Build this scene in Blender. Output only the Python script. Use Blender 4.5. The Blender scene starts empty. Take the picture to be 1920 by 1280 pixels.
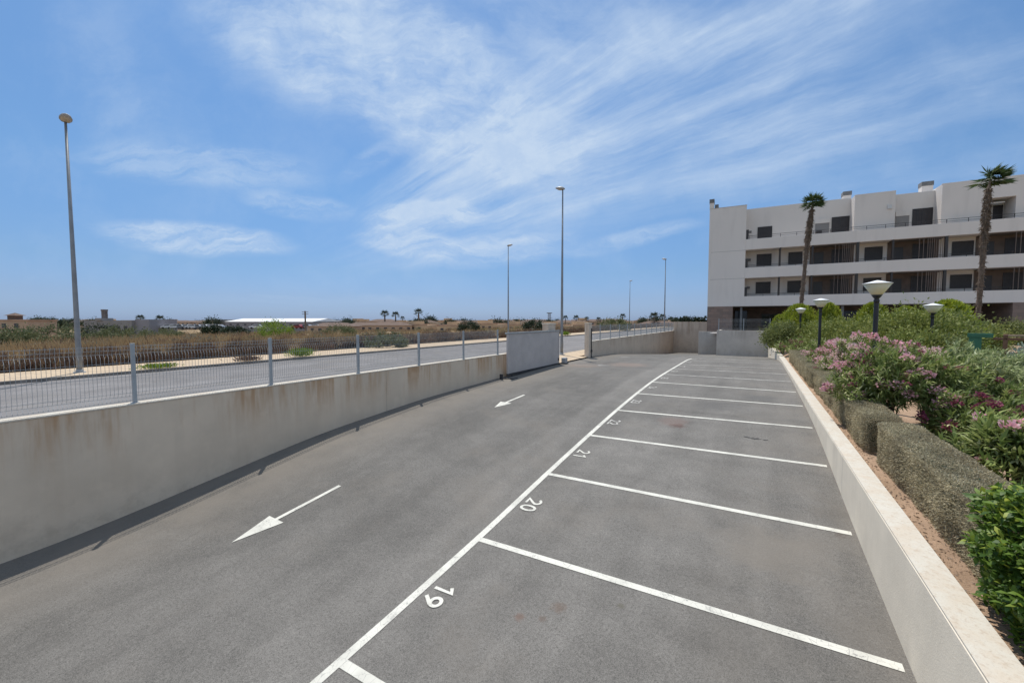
import bpy, bmesh, math, random
import numpy as np
from mathutils import Vector, Matrix
R_ = math.radians
scene = bpy.context.scene
col = scene.collection
random.seed(7)
rng = np.random.default_rng(11)

# ------------------------------------------------------------------ camera
AZ, PITCH, FPX = 31.0, math.degrees(math.atan(40/760)), 760.0
cam = bpy.data.cameras.new('camera'); cam.sensor_width = 36; cam.lens = 36*FPX/1920
cam.clip_start = .05; cam.clip_end = 9000
camo = bpy.data.objects.new('camera', cam); col.objects.link(camo)
camo.rotation_euler = (R_(90-PITCH), 0, R_(AZ)); camo.location = (0, 0, 0)
scene.camera = camo
scene.render.resolution_x = 1024; scene.render.resolution_y = 682

def pix(px, py):                                   # viewing direction of a point of the photograph
    a, p = R_(AZ), R_(PITCH)
    F = np.array([-math.sin(a)*math.cos(p), math.cos(a)*math.cos(p), -math.sin(p)])
    R = np.array([math.cos(a), math.sin(a), 0.]); U = np.cross(R, F)
    return F+R*(px-960)/FPX-U*(py-640)/FPX
def at(px, depth, z=0.):                           # ground position at a bearing and distance along the view
    th = math.atan((px-960)/FPX)-R_(AZ)
    r = depth/math.cos(th+R_(AZ))
    return (r*math.sin(th), r*math.cos(th), z)

# ------------------------------------------------------------------ sun, sky, exposure
SUN = Vector((-1.0, .88, 3.33)).normalized()
sl = bpy.data.lights.new('sun', 'SUN'); sl.energy = 4.0; sl.angle = R_(.53); sl.color = (1, .955, .88)
so = bpy.data.objects.new('sun', sl); col.objects.link(so)
so.rotation_euler = (-SUN).to_track_quat('-Z', 'Y').to_euler(); so.location = (-20, 20, 60)
vs = scene.view_settings
vs.view_transform = 'Standard'; vs.look = 'None'; vs.gamma = 1; vs.use_curve_mapping = False; vs.exposure = 0

class NT:
    """small helper for node graphs"""
    def __init__(s, tree): s.t = tree; s.n = tree.nodes; s.l = tree.links
    def put(s, sock, v):
        if v is None: return
        if isinstance(v, bpy.types.NodeSocket): s.l.new(v, sock)
        else:
            try: sock.default_value = v
            except Exception: sock.default_value = (*v, 1)[:4]
    def node(s, kind, ins=None, **kw):
        n = s.n.new(kind)
        for k, v in kw.items(): setattr(n, k, v)
        for k, v in (ins or {}).items(): s.put(n.inputs[k], v)
        return n
    def m(s, op, a, b=None, c=None, clamp=False):
        n = s.n.new('ShaderNodeMath'); n.operation = op; n.use_clamp = clamp
        s.put(n.inputs[0], a); s.put(n.inputs[1], b); s.put(n.inputs[2], c); return n.outputs[0]
    def vm(s, op, a, b=None):
        n = s.n.new('ShaderNodeVectorMath'); n.operation = op
        s.put(n.inputs[0], a); s.put(n.inputs[1], b)
        return n.outputs['Value'] if op in ('DOT_PRODUCT', 'LENGTH') else n.outputs[0]
    def xyz(s, x, y, z=0.): return s.node('ShaderNodeCombineXYZ', {0: x, 1: y, 2: z}).outputs[0]
    def sep(s, v): return s.node('ShaderNodeSeparateXYZ', {0: v}).outputs
    def noise(s, vec, scale=1., detail=4., rough=.5, dist=0.):
        return s.node('ShaderNodeTexNoise', {'Vector': vec, 'Scale': scale, 'Detail': detail, 'Roughness': rough, 'Distortion': dist}).outputs['Fac']
    def ramp(s, v, a, b, lo=0., hi=1.):
        n = s.node('ShaderNodeMapRange', {0: v, 1: a, 2: b, 3: lo, 4: hi}, interpolation_type='SMOOTHSTEP'); return n.outputs[0]
    def mix(s, f, a, b, mode='MIX'):
        n = s.n.new('ShaderNodeMix'); n.data_type = 'RGBA'; n.blend_type = mode
        s.put(n.inputs[0], f); s.put(n.inputs[6], a); s.put(n.inputs[7], b); return n.outputs[2]

world = bpy.data.worlds.new('World'); scene.world = world; world.use_nodes = True
W = NT(world.node_tree); W.n.clear()
sky = W.node('ShaderNodeTexSky', sky_type='NISHITA', sun_disc=False, sun_elevation=math.asin(SUN.z),
             sun_rotation=math.atan2(SUN.x, SUN.y), altitude=0, air_density=1.0, dust_density=.4, ozone_density=3.0)
tc = W.node('ShaderNodeTexCoord').outputs['Generated']
a_ = R_(AZ)
dF = W.vm('DOT_PRODUCT', tc, (-math.sin(a_), math.cos(a_), 0)); dR = W.vm('DOT_PRODUCT', tc, (math.cos(a_), math.sin(a_), 0))
dz = W.sep(tc)[2]
dFc = W.m('MAXIMUM', dF, .08)
U = W.m('DIVIDE', dR, dFc); V = W.m('DIVIDE', dz, dFc)
def uv(px, py):
    d = pix(px, py); f = d@np.array([-math.sin(a_), math.cos(a_), 0]); return float(d@np.array([math.cos(a_), math.sin(a_), 0])/f), float(d[2]/f)
P = W.xyz(U, V)
wn = W.node('ShaderNodeTexNoise', {'Vector': P, 'Scale': 3.2, 'Detail': 6., 'Roughness': .6}).outputs['Color']
wv = W.vm('SUBTRACT', wn, (.5, .5, .5))
def warp(k): return W.vm('ADD', P, W.vm('MULTIPLY', wv, (k, k, 0)))
Pw, Pw2, Pw3 = warp(.16), warp(.07), warp(.05)
# streaks fanning out from a low point on the left
cu, cv = uv(430, 560)
q = W.sep(warp(.05)); du = W.m('SUBTRACT', q[0], cu); dv = W.m('SUBTRACT', q[1], cv)
ang = W.m('ARCTAN2', dv, du); rad = W.m('LOGARITHM', W.m('ADD', W.m('SQRT', W.m('ADD', W.m('MULTIPLY', du, du), W.m('MULTIPLY', dv, dv))), .05), 2.718)
fan = W.noise(W.xyz(W.m('MULTIPLY', ang, 7.), W.m('MULTIPLY', rad, 1.1)), 1.0, 9., .62)
fan2 = W.noise(W.xyz(W.m('MULTIPLY', ang, 22.), W.m('MULTIPLY', rad, 2.2)), 1.0, 6., .65)
soft = W.noise(Pw, 4.5, 9., .62)
rot_ = W.node('ShaderNodeMapping', {'Vector': Pw, 'Rotation': (0, 0, R_(32)), 'Scale': (3., 9.5, 1.)})
soft2 = W.noise(rot_.outputs[0], 1., 9., .66)
flat = W.noise(W.vm('MULTIPLY', Pw, (1., 5.5, 1.)), 3.6, 9., .66)
BL = [  # px, py, rx, ry, tilt (deg, + = down to the right), amount, kind
 (640, 80, 320, 150, 28, 1.5, 's'), (800, 170, 300, 125, 34, 1.25, 's'), (560, 90, 170, 70, 25, .8, 's'), (960, 250, 230, 110, 20, .8, 's'),
 (1080, 150, 340, 105, -24, .95, 'f'), (1420, 80, 460, 110, -22, 1.15, 'f'), (1010, 330, 400, 100, -20, 1.05, 'f'), (850, 330, 170, 80, -30, .7, 'f'),
 (1350, 270, 560, 120, -17, .8, 'f'), (1700, 200, 460, 130, -16, .62, 'f'), (1750, 330, 420, 40, -12, .3, 'f'),
 (800, 405, 110, 27, -4, 1.15, 'h'), (770, 455, 100, 24, 8, .95, 'h'), (560, 385, 105, 24, 8, .6, 'h'),
 (365, 445, 175, 29, 5, 1.25, 'h'), (370, 310, 230, 40, 5, .5, 'h'), (920, 468, 170, 30, -6, .62, 'h'),
 (1180, 447, 130, 16, -12, .55, 'h'), (500, 563, 170, 9, 2, .38, 'h'), (735, 563, 110, 11, 2, .42, 'h'),
 (1880, 155, 150, 16, -20, .3, 'f'), (250, 200, 260, 120, 60, .22, 's'), (700, 300, 70, 22, -30, .4, 'h'), (1000, 60, 420, 120, -10, .45, 's')]
tot = {}
for (bx, by, rx, ry, tl, am, kd) in BL:
    c = uv(bx, by)
    mp = W.node('ShaderNodeMapping', {'Vector': Pw3 if kd == 'h' else Pw, 'Location': (c[0], c[1], 0), 'Rotation': (0, 0, R_(-tl)), 'Scale': (rx/FPX*1.25, ry/FPX*1.25, 1)}, vector_type='TEXTURE')
    f = W.ramp(W.vm('LENGTH', mp.outputs[0]), 1.0, .1 if kd != 'h' else .45, 0., am)
    tot[kd] = f if kd not in tot else W.m('ADD', tot[kd], f)
fans = W.m('MULTIPLY_ADD', fan, .62, W.m('MULTIPLY', fan2, .38))
dens = W.m('ADD', W.m('MULTIPLY', W.m('MINIMUM', tot['f'], 1.1), W.ramp(fans, .35, .72, .06, .86)),
           W.m('MULTIPLY', W.m('MINIMUM', tot['s'], 1.1), W.ramp(W.m('MULTIPLY_ADD', soft, .4, W.m('MULTIPLY', soft2, .6)), .34, .66, .1, .9)))
dens = W.m('ADD', dens, W.m('MULTIPLY', tot['h'], W.ramp(flat, .36, .64, .12, .8)))
front = W.ramp(dF, .1, .35)
wash = W.m('MULTIPLY', W.ramp(soft, .42, .75), .12)
# unseen sky: denser cloud veil added to brighten and warm the fill light
fill_veil = W.m('MULTIPLY', W.ramp(W.noise(W.vm('MULTIPLY', tc, (2., 1., 5.)), 1.6, 8., .6), .3, .62, .35, .95), W.m('SUBTRACT', 1., front))
dens = W.m('ADD', W.m('MULTIPLY', W.m('ADD', dens, wash), front), fill_veil)
dens = W.m('MULTIPLY', dens, W.m('MULTIPLY', W.ramp(dz, .01, .1), 1.12), clamp=True)
dens = W.m('SUBTRACT', dens, W.m('MULTIPLY', W.m('MULTIPLY', dens, dens), W.ramp(W.noise(Pw3, 14., 6., .65), 0.35, .65, .2, .0)))
tint = W.mix(1., sky.outputs[0], (.80, .97, 1.13), 'MULTIPLY')
cr_ = W.node('ShaderNodeValToRGB', {0: dz}); e_ = cr_.color_ramp.elements           # grade of the clear sky from horizon to zenith
e_[0].position = 0.; e_[0].color = (.60, .71, 1.16, 1); e_[1].position = .5; e_[1].color = (1.24, 1.29, 1.22, 1)
for p_, c_ in ((.05, (.68, .70, .95)), (.11, (.76, .79, .90)), (.27, (1.0, 1.06, 1.05))): x_ = e_.new(p_); x_.color = (*c_, 1)
tint = W.mix(1., tint, cr_.outputs[0], 'MULTIPLY')
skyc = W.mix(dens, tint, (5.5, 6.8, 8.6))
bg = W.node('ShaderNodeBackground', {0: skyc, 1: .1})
W.l.new(bg.outputs[0], W.node('ShaderNodeOutputWorld').inputs[0])

# ------------------------------------------------------------------ materials
MATS = {}
def mat(name):
    m = bpy.data.materials.new(name); m.use_nodes = True
    t = NT(m.node_tree); b = t.n['Principled BSDF']; MATS[name] = m; return m, t, b
def pos(t): return t.node('ShaderNodeNewGeometry').outputs['Position']
def bump(t, b, h, dist=.01, s=.5): t.l.new(t.node('ShaderNodeBump', {'Height': h, 'Distance': dist, 'Strength': s}).outputs[0], b.inputs['Normal'])
def simple(name, c, rough=.7, metal=0., var=.12, scale=3., bmp=0.):
    m, t, b = mat(name); p = pos(t)
    n = t.noise(p, scale, 6., .6)
    k = t.ramp(n, .3, .7, 1-var, 1+var)
    cc = t.vm('SCALE', (*c,)); 
    sc = t.n[-1] if False else None
    vmn = t.node('ShaderNodeVectorMath', {0: (*c,)}, operation='SCALE'); t.put(vmn.inputs['Scale'], k)
    t.l.new(vmn.outputs[0], b.inputs['Base Color']); b.inputs['Roughness'].default_value = rough; b.inputs['Metallic'].default_value = metal
    if bmp: bump(t, b, t.noise(p, scale*14, 4.), bmp)
    return m
def asphalt(name, base, lot=False):
    m, t, b = mat(name); p = pos(t); s = t.sep(p)
    agg = t.noise(p, 92., 3., .8); agg2 = t.noise(p, 28., 3., .7)
    blot = t.noise(p, .35, 6., .62, .5); mid = t.noise(p, 2.1, 5., .6)
    stretch = t.noise(t.vm('MULTIPLY', p, (1.6, .16, 1.)), 1.0, 5., .6)
    k = t.m('ADD', t.ramp(agg, .3, .7, .56, 1.44), t.ramp(agg2, .3, .7, -.13, .13))
    k = t.m('MULTIPLY', k, t.ramp(blot, .3, .7, .88, 1.12))
    k = t.m('MULTIPLY', k, t.ramp(mid, .3, .72, .93, 1.07))
    k = t.m('MULTIPLY', k, t.ramp(stretch, .35, .65, .93, 1.08))
    if lot:
        wob = t.m('MULTIPLY', t.m('SUBTRACT', t.noise(p, .5, 3.), .5), .5)
        lane = t.ramp(t.m('ADD', s[0], wob), -4.85, -4.55, .9, 1.04)       # older, rougher strip laid beside the bays
        k = t.m('MULTIPLY', k, lane)
        yy = t.m('FRACT', t.m('DIVIDE', t.m('SUBTRACT', s[1], 2.6), 2.5))
        tyre = t.m('MULTIPLY', t.ramp(t.m('ABSOLUTE', t.m('SUBTRACT', t.m('ABSOLUTE', t.m('SUBTRACT', yy, .5)), .29)), .11, .0), t.ramp(s[0], -3.2, -1.2))
        k = t.m('MULTIPLY', k, t.m('SUBTRACT', 1., t.m('MULTIPLY', tyre, t.ramp(t.noise(p, .9, 4.), .4, .65, 0., .14))))
    sc = t.node('ShaderNodeVectorMath', {0: base}, operation='SCALE'); t.put(sc.inputs['Scale'], k)
    c = sc.outputs[0]
    dust = t.m('MULTIPLY', t.ramp(t.noise(p, .55, 6., .65), .5, .72), .42)
    if lot:
        edge = t.m('MULTIPLY', t.ramp(s[0], -7.3, -9.3), t.ramp(t.noise(p, 1.3, 5.), .25, .6, .35, .8))
        bay = t.m('MULTIPLY', t.m('MULTIPLY', t.ramp(s[0], -1.2, .5), t.ramp(t.noise(p, 1.0, 5.), .4, .65)), .35)
        dust = t.m('MAXIMUM', t.m('MAXIMUM', dust, edge), bay, clamp=True)
    c = t.mix(dust, c, (.195, .172, .145))
    crack = t.node('ShaderNodeTexVoronoi', {'Vector': t.vm('ADD', p, t.vm('MULTIPLY', t.node('ShaderNodeTexNoise', {'Vector': p, 'Scale': 2.5}).outputs['Color'], (.7, .7, 0))), 'Scale': .33}, feature='DISTANCE_TO_EDGE').outputs['Distance']
    c = t.mix(t.m('MULTIPLY', t.ramp(crack, .0055, .001), t.ramp(t.noise(p, .3, 2.), .56, .66, 0., .25)), c, (.07, .068, .065))
    spot = t.node('ShaderNodeTexVoronoi', {'Vector': p, 'Scale': .8, 'Randomness': 1.}).outputs['Distance']
    so_ = t.m('MULTIPLY', t.ramp(t.m('MULTIPLY_ADD', t.noise(p, 14., 3.), .12, spot), .16, .09), t.ramp(t.noise(p, .6, 1.), .5, .56, 0., .55))
    c = t.mix(so_, c, (.085, .062, .05))
    if lot:
        for (sx, sy, sr, sc_, am_) in ((-1.75, 11.65, .3, (.10, .06, .05), .75), (-1.9, 12.0, .55, (.19, .13, .11), .5), (-6.2, 23.2, 1.6, (.25, .19, .155), .55), (-8.2, 21.5, 1.3, (.24, .18, .14), .5), (.3, 6.7, .9, (.2, .175, .145), .6), (-1.95, 4.35, .13, (.13, .085, .06), .5), (-2.3, 4.0, .09, (.15, .08, .055), .5), (-2.05, 4.1, .07, (.12, .08, .06), .5), (-1.3, 4.7, .06, (.10, .09, .06), .5), (-1.0, 14.2, .9, (.095, .09, .085), .5), (.2, 15.9, .7, (.10, .095, .09), .5)):
            dd_ = t.vm('LENGTH', t.vm('MULTIPLY', t.vm('SUBTRACT', p, (sx, sy, 0)), (1, 1, 0)))
            dd_ = t.m('ADD', dd_, t.m('MULTIPLY', t.m('SUBTRACT', t.noise(p, 2.2/sr, 4., .65), .5), 1.3*sr))
            c = t.mix(t.ramp(dd_, sr, sr*.25, 0., am_), c, sc_)
    t.l.new(c, b.inputs['Base Color']); b.inputs['Roughness'].default_value = .88; b.inputs['Specular IOR Level'].default_value = .3
    bump(t, b, t.m('ADD', agg, agg2), .006, .6)
asphalt('lot_asphalt', (.156, .145, .130), True)
asphalt('street_asphalt', (.195, .182, .175))
def paint(name, c, wear):
    m, t, b = mat(name); p = pos(t)
    n = t.m('ADD', t.m('MULTIPLY', t.noise(p, 42., 4., .75), .55), t.m('MULTIPLY', t.noise(p, 5., 5., .65), .45))
    cr = t.node('ShaderNodeTexVoronoi', {'Vector': p, 'Scale': 9.}, feature='DISTANCE_TO_EDGE').outputs['Distance']
    f = t.m('MAXIMUM', t.m('MULTIPLY', t.ramp(n, wear, wear+.09), .8), t.m('MULTIPLY', t.ramp(cr, .02, .004), .5))
    cc = t.mix(t.ramp(t.noise(p, 2.5, 4.), .35, .7), c, tuple(x*.82 for x in c))
    t.l.new(t.mix(f, cc, (.2, .19, .18)), b.inputs['Base Color']); b.inputs['Roughness'].default_value = .75
    bump(t, b, t.noise(p, 80., 2.), .004, .5)
paint('line_paint', (.66, .635, .555), .55)
paint('worn_paint', (.58, .555, .50), .50)
paint('faded_paint', (.40, .38, .35), .47)
def plaster(name, c, stain=.5, zt=-1.55, streakc=(.30, .17, .085)):
    m, t, b = mat(name); p = pos(t); s = t.sep(p)
    hv = t.xyz(t.m('MULTIPLY', s[0], 1.), s[1], t.m('MULTIPLY', s[2], .1))
    st = t.noise(hv, 1.35, 5., .6); st2 = t.noise(hv, 6.5, 4., .6)
    down = t.ramp(s[2], zt-1.15, zt-.02, .08, 1.)
    f = t.m('MULTIPLY', t.m('MULTIPLY', t.ramp(t.m('MULTIPLY_ADD', st2, .35, t.m('MULTIPLY', st, .65)), .45, .62), down), stain)
    c1 = t.mix(t.ramp(t.noise(p, .8, 6., .6), .3, .7), c, tuple(x*.86 for x in c))
    c1 = t.mix(t.ramp(t.noise(hv, 3., 3.), .45, .7, 0., .3), c1, tuple(x*.8 for x in c))
    c2 = t.mix(f, c1, streakc)
    blot = t.ramp(t.noise(p, 2.4, 5.), .56, .7, 0., .2)
    c2 = t.mix(blot, c2, tuple(x*1.12 for x in c))
    jt = t.m('ABSOLUTE', t.m('SUBTRACT', t.m('FRACT', t.m('DIVIDE', t.m('ADD', s[1], 3.7), 8.4)), .5))
    c2 = t.mix(t.ramp(jt, .0012, .0004, 0., .5), c2, (.12, .10, .085))
    foot = t.m('MULTIPLY', t.ramp(s[2], zt-1.2, zt-2.1), t.ramp(t.noise(p, 3.5, 6., .7), .42, .7, 0., .35))
    c2 = t.mix(foot, c2, (.34, .27, .2))
    t.l.new(c2, b.inputs['Base Color']); b.inputs['Roughness'].default_value = .92; b.inputs['Specular IOR Level'].default_value = .2
    bump(t, b, t.m('ADD', t.noise(p, 60., 4., .7), t.noise(p, 5., 3.)), .006, .5)
plaster('wall_render', (.67, .555, .43), .85, streakc=(.42, .25, .13))
plaster('far_wall_render', (.64, .54, .44), .5, -1.3, (.30, .20, .13))
plaster('end_wall_render', (.56, .505, .45), .35, -1.0, (.2, .15, .12))
plaster('pale_wall_render', (.81, .715, .575), .12, -2.3, (.45, .38, .3))
def coping():
    m, t, b = mat('coping_cement'); p = pos(t)
    n = t.noise(p, 3.2, 6., .65); d = t.noise(p, 22., 4., .7)
    c = t.mix(t.ramp(n, .35, .68), (.60, .56, .48), (.57, .49, .39))
    c = t.mix(t.ramp(d, .5, .7, 0., .55), c, (.44, .34, .25))
    c = t.mix(t.ramp(t.noise(p, 70., 3., .8), .55, .7, 0., .4), c, (.3, .25, .2))
    t.l.new(c, b.inputs['Base Color']); b.inputs['Roughness'].default_value = .92; bump(t, b, d, .008, .5)
coping()
def render_white(name, c):
    m, t, b = mat(name); p = pos(t); s = t.sep(p)
    hv = t.xyz(s[0], s[1], t.m('MULTIPLY', s[2], .15))
    cc = t.mix(t.ramp(t.noise(hv, 1.5, 4.), .5, .75, 0., .35), c, tuple(x*.78 for x in c))
    cc = t.mix(t.ramp(t.noise(p, .3, 4.), .3, .7, 0., .3), cc, tuple(x*.88 for x in c))
    t.l.new(cc, b.inputs['Base Color']); b.inputs['Roughness'].default_value = .85; bump(t, b, t.noise(p, 30., 3.), .004, .4)
render_white('building_white', (.68, .625, .575))
def stone():
    m, t, b = mat('stone_cladding'); p = pos(t); s = t.sep(p)
    br = t.node('ShaderNodeTexBrick', {'Vector': t.xyz(t.m('ADD', s[0], s[1]), s[2]), 'Color1': (.27, .18, .14, 1), 'Color2': (.19, .135, .11, 1), 'Mortar': (.09, .075, .065, 1), 'Scale': 1., 'Mortar Size': .006, 'Brick Width': .6, 'Row Height': .3})
    t.l.new(t.mix(t.ramp(t.noise(p, 3., 5.), .3, .7, 0., .45), br.outputs[0], (.22, .17, .14)), b.inputs['Base Color']); b.inputs['Roughness'].default_value = .8
stone()
def soil():
    m, t, b = mat('garden_soil'); p = pos(t)
    c = t.mix(t.ramp(t.noise(p, 1.4, 7., .7), .35, .68), (.50, .335, .22), (.36, .24, .155))
    c = t.mix(t.ramp(t.noise(p, 30., 4., .8), .55, .7, 0., .7), c, (.15, .10, .065))
    t.l.new(c, b.inputs['Base Color']); b.inputs['Roughness'].default_value = .95; bump(t, b, t.noise(p, 18., 7., .75), .06, .8)
soil()
def field():
    m, t, b = mat('dry_field'); p = pos(t); q_ = t.vm('MULTIPLY', p, (1., 1., 0.))
    n1 = t.noise(q_, .035, 6., .6); n2 = t.noise(q_, .16, 6., .65); n3 = t.noise(q_, 1.3, 6., .7)
    c = t.mix(t.ramp(n2, .4, .62), (.42, .30, .165), (.27, .19, .105))
    c = t.mix(t.ramp(n1, .48, .62, 0., .6), c, (.10, .10, .055))
    c = t.mix(t.ramp(n3, .42, .7, 0., .7), c, (.12, .085, .05))
    t.l.new(c, b.inputs['Base Color']); b.inputs['Roughness'].default_value = 1.; bump(t, b, n3, .3, .8)
field()
def paving():
    m, t, b = mat('sand_paving'); p = pos(t)
    br = t.node('ShaderNodeTexBrick', {'Vector': p, 'Color1': (.55, .42, .28, 1), 'Color2': (.49, .375, .25, 1), 'Mortar': (.34, .26, .18, 1), 'Scale': 1., 'Mortar Size': .008, 'Brick Width': .4, 'Row Height': .4})
    c = t.mix(t.ramp(t.noise(p, .9, 6., .65), .45, .72, 0., .45), br.outputs[0], (.30, .23, .16))
    t.l.new(c, b.inputs['Base Color']); b.inputs['Roughness'].default_value = .9
paving()
simple('stain_dark', (.07, .065, .06), .8, 0, .4, 30)
simple('kerb_concrete', (.20, .18, .16), .9, 0, .25, 4)
simple('galvanised', (.34, .36, .37), .5, .35, .1, 6)
simple('galvanised_post', (.33, .36, .38), .5, .3, .08, 5)
simple('lamp_pole_metal', (.23, .24, .25), .5, .3, .12, 2)
simple('lamp_head_grey', (.33, .33, .33), .5, .1, .08, 5)
simple('lamp_glass', (.42, .36, .28), .25, 0, .1, 8)
simple('gate_sheet', (.50, .465, .45), .5, .2, .07, 1.5)
simple('gate_dark', (.05, .05, .055), .6, .3, .2, 5)
simple('motor_grey', (.33, .34, .35), .5, 0, .1, 5)
simple('black_paint', (.012, .013, .018), .35, 0, .1, 5)
simple('opal_shade', (.62, .55, .36), .35, 0, .06, 4)
simple('shutter_brown', (.028, .022, .022), .5, 0, .2, 3)
simple('frame_dark', (.03, .025, .024), .45, 0, .1, 3)
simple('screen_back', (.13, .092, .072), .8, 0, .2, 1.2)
simple('slat_taupe', (.19, .145, .12), .6, 0, .15, 2)
simple('chimney_cap', (.15, .15, .15), .8, 0, .15, 3)
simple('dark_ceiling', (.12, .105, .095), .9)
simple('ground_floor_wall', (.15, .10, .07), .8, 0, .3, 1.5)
simple('wood_brown', (.15, .075, .045), .7, 0, .25, 4)
simple('wood_pale', (.35, .25, .17), .8, 0, .25, 4)
simple('play_green', (.035, .13, .075), .6)
simple('slide_red', (.20, .03, .035), .4)
simple('path_grey', (.30, .28, .27), .9, 0, .15, 2)
simple('lawn_green', (.10, .20, .03), .95, 0, .3, 8, .02)
simple('tan_wall', (.50, .36, .23), .9, 0, .15, .3)
simple('cream_wall', (.55, .46, .34), .9, 0, .12, .3)
simple('pink_wall', (.46, .32, .22), .9, 0, .12, .3)
simple('grey_wall', (.25, .235, .225), .9, 0, .15, .2)
simple('white_wall', (.55, .55, .54), .9, 0, .1, .2)
simple('roof_tile', (.13, .085, .062), .9, 0, .2, .8)
simple('terrace_roof', (.40, .26, .18), .9, 0, .2, .5)
simple('tower_brown', (.17, .14, .125), .9, 0, .2, .8)
simple('roof_white', (.80, .80, .80), .6, 0, .05, .2)
simple('shed_wall', (.24, .225, .235), .8, 0, .1, .2)
simple('far_window', (.045, .045, .055), .4)
simple('car_white', (.65, .65, .66), .3, 0, .02)
simple('car_grey', (.25, .26, .28), .3, .2, .02)
simple('car_red', (.25, .03, .03), .3, 0, .02)
simple('car_glass', (.02, .025, .03), .1)
simple('tyre_black', (.02, .02, .02), .8)
simple('timber_pole', (.16, .12, .09), .9)
simple('stem_bark', (.10, .07, .05), .9, 0, .3, 15)
simple('palm_bark', (.125, .09, .068), .95, 0, .45, 9, .04)
simple('pool_glass', (.22, .30, .36), .2, 0, .05)
def leafm(name, c1, c2, c3=None, trans=.3, rough=.55):
    m, t, b = mat(name)
    r = t.node('ShaderNodeNewGeometry').outputs['Random Per Island']
    cr = t.node('ShaderNodeValToRGB', {0: r}); e = cr.color_ramp.elements
    e[0].color = (*c1, 1); e[1].color = (*c2, 1)
    if c3: x = e.new(.82); x.color = (*c2, 1); e[2].color = (*c3, 1)
    cc = t.mix(t.ramp(t.noise(pos(t), 1.7, 3.), .35, .65, 0., .55), cr.outputs[0], tuple(v*.8 for v in c1))
    t.l.new(cc, b.inputs['Base Color']); b.inputs['Roughness'].default_value = rough; b.inputs['Specular IOR Level'].default_value = .35
    tr = t.node('ShaderNodeBsdfTranslucent', {0: cc})
    mx = t.node('ShaderNodeMixShader', {0: trans}); t.l.new(b.outputs[0], mx.inputs[1]); t.l.new(tr.outputs[0], mx.inputs[2])
    t.l.new(mx.outputs[0], t.n['Material Output'].inputs[0])
leafm('oleander_leaf', (.14, .20, .05), (.38, .43, .14), (.72, .70, .42), .3, .7)
leafm('oleander_pale', (.24, .30, .12), (.52, .56, .30), (.80, .80, .56), .3, .75)
leafm('flower_pink', (.80, .38, .45), (.90, .58, .61), (.93, .76, .74), .35)
leafm('flower_light', (.78, .50, .50), (.86, .64, .61), (.90, .76, .70), .35)
leafm('flower_dark', (.26, .05, .10), (.40, .12, .19), (.32, .14, .10), .3)
leafm('shrub_leaf', (.16, .195, .04), (.32, .345, .09), (.46, .45, .17))
leafm('shrub_olive', (.14, .17, .055), (.28, .30, .10), (.38, .38, .16))
leafm('thuja_leaf', (.20, .26, .03), (.42, .46, .05), (.52, .52, .08))
leafm('glossy_leaf', (.045, .10, .015), (.17, .26, .03), (.46, .50, .07), .3, .5)
leafm('hedge_leaf', (.27, .225, .145), (.57, .50, .32), (.80, .71, .50), .4, .7)
leafm('silver_leaf', (.22, .28, .22), (.40, .46, .38), (.50, .54, .47))
leafm('palm_leaf', (.045, .08, .025), (.10, .15, .04), (.20, .20, .09), .25)
leafm('dead_frond', (.16, .115, .08), (.25, .18, .12), None, .2)
leafm('dry_stem', (.12, .07, .052), (.22, .14, .095), (.30, .21, .135), .25, .9)
leafm('dry_grass', (.30, .20, .105), (.42, .295, .155), (.50, .38, .22), .3, .9)
leafm('scrub_green', (.10, .12, .055), (.18, .19, .09), (.24, .24, .13), .25, .8)
leafm('scrub_grey', (.18, .165, .12), (.27, .25, .18), (.32, .28, .2), .2, .9)
leafm('bright_bush', (.13, .20, .02), (.26, .36, .04), (.34, .42, .08))
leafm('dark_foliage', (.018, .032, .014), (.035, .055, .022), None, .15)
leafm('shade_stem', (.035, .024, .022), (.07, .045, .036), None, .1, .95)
leafm('far_foliage', (.035, .05, .028), (.065, .085, .045), None, .15)

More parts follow.
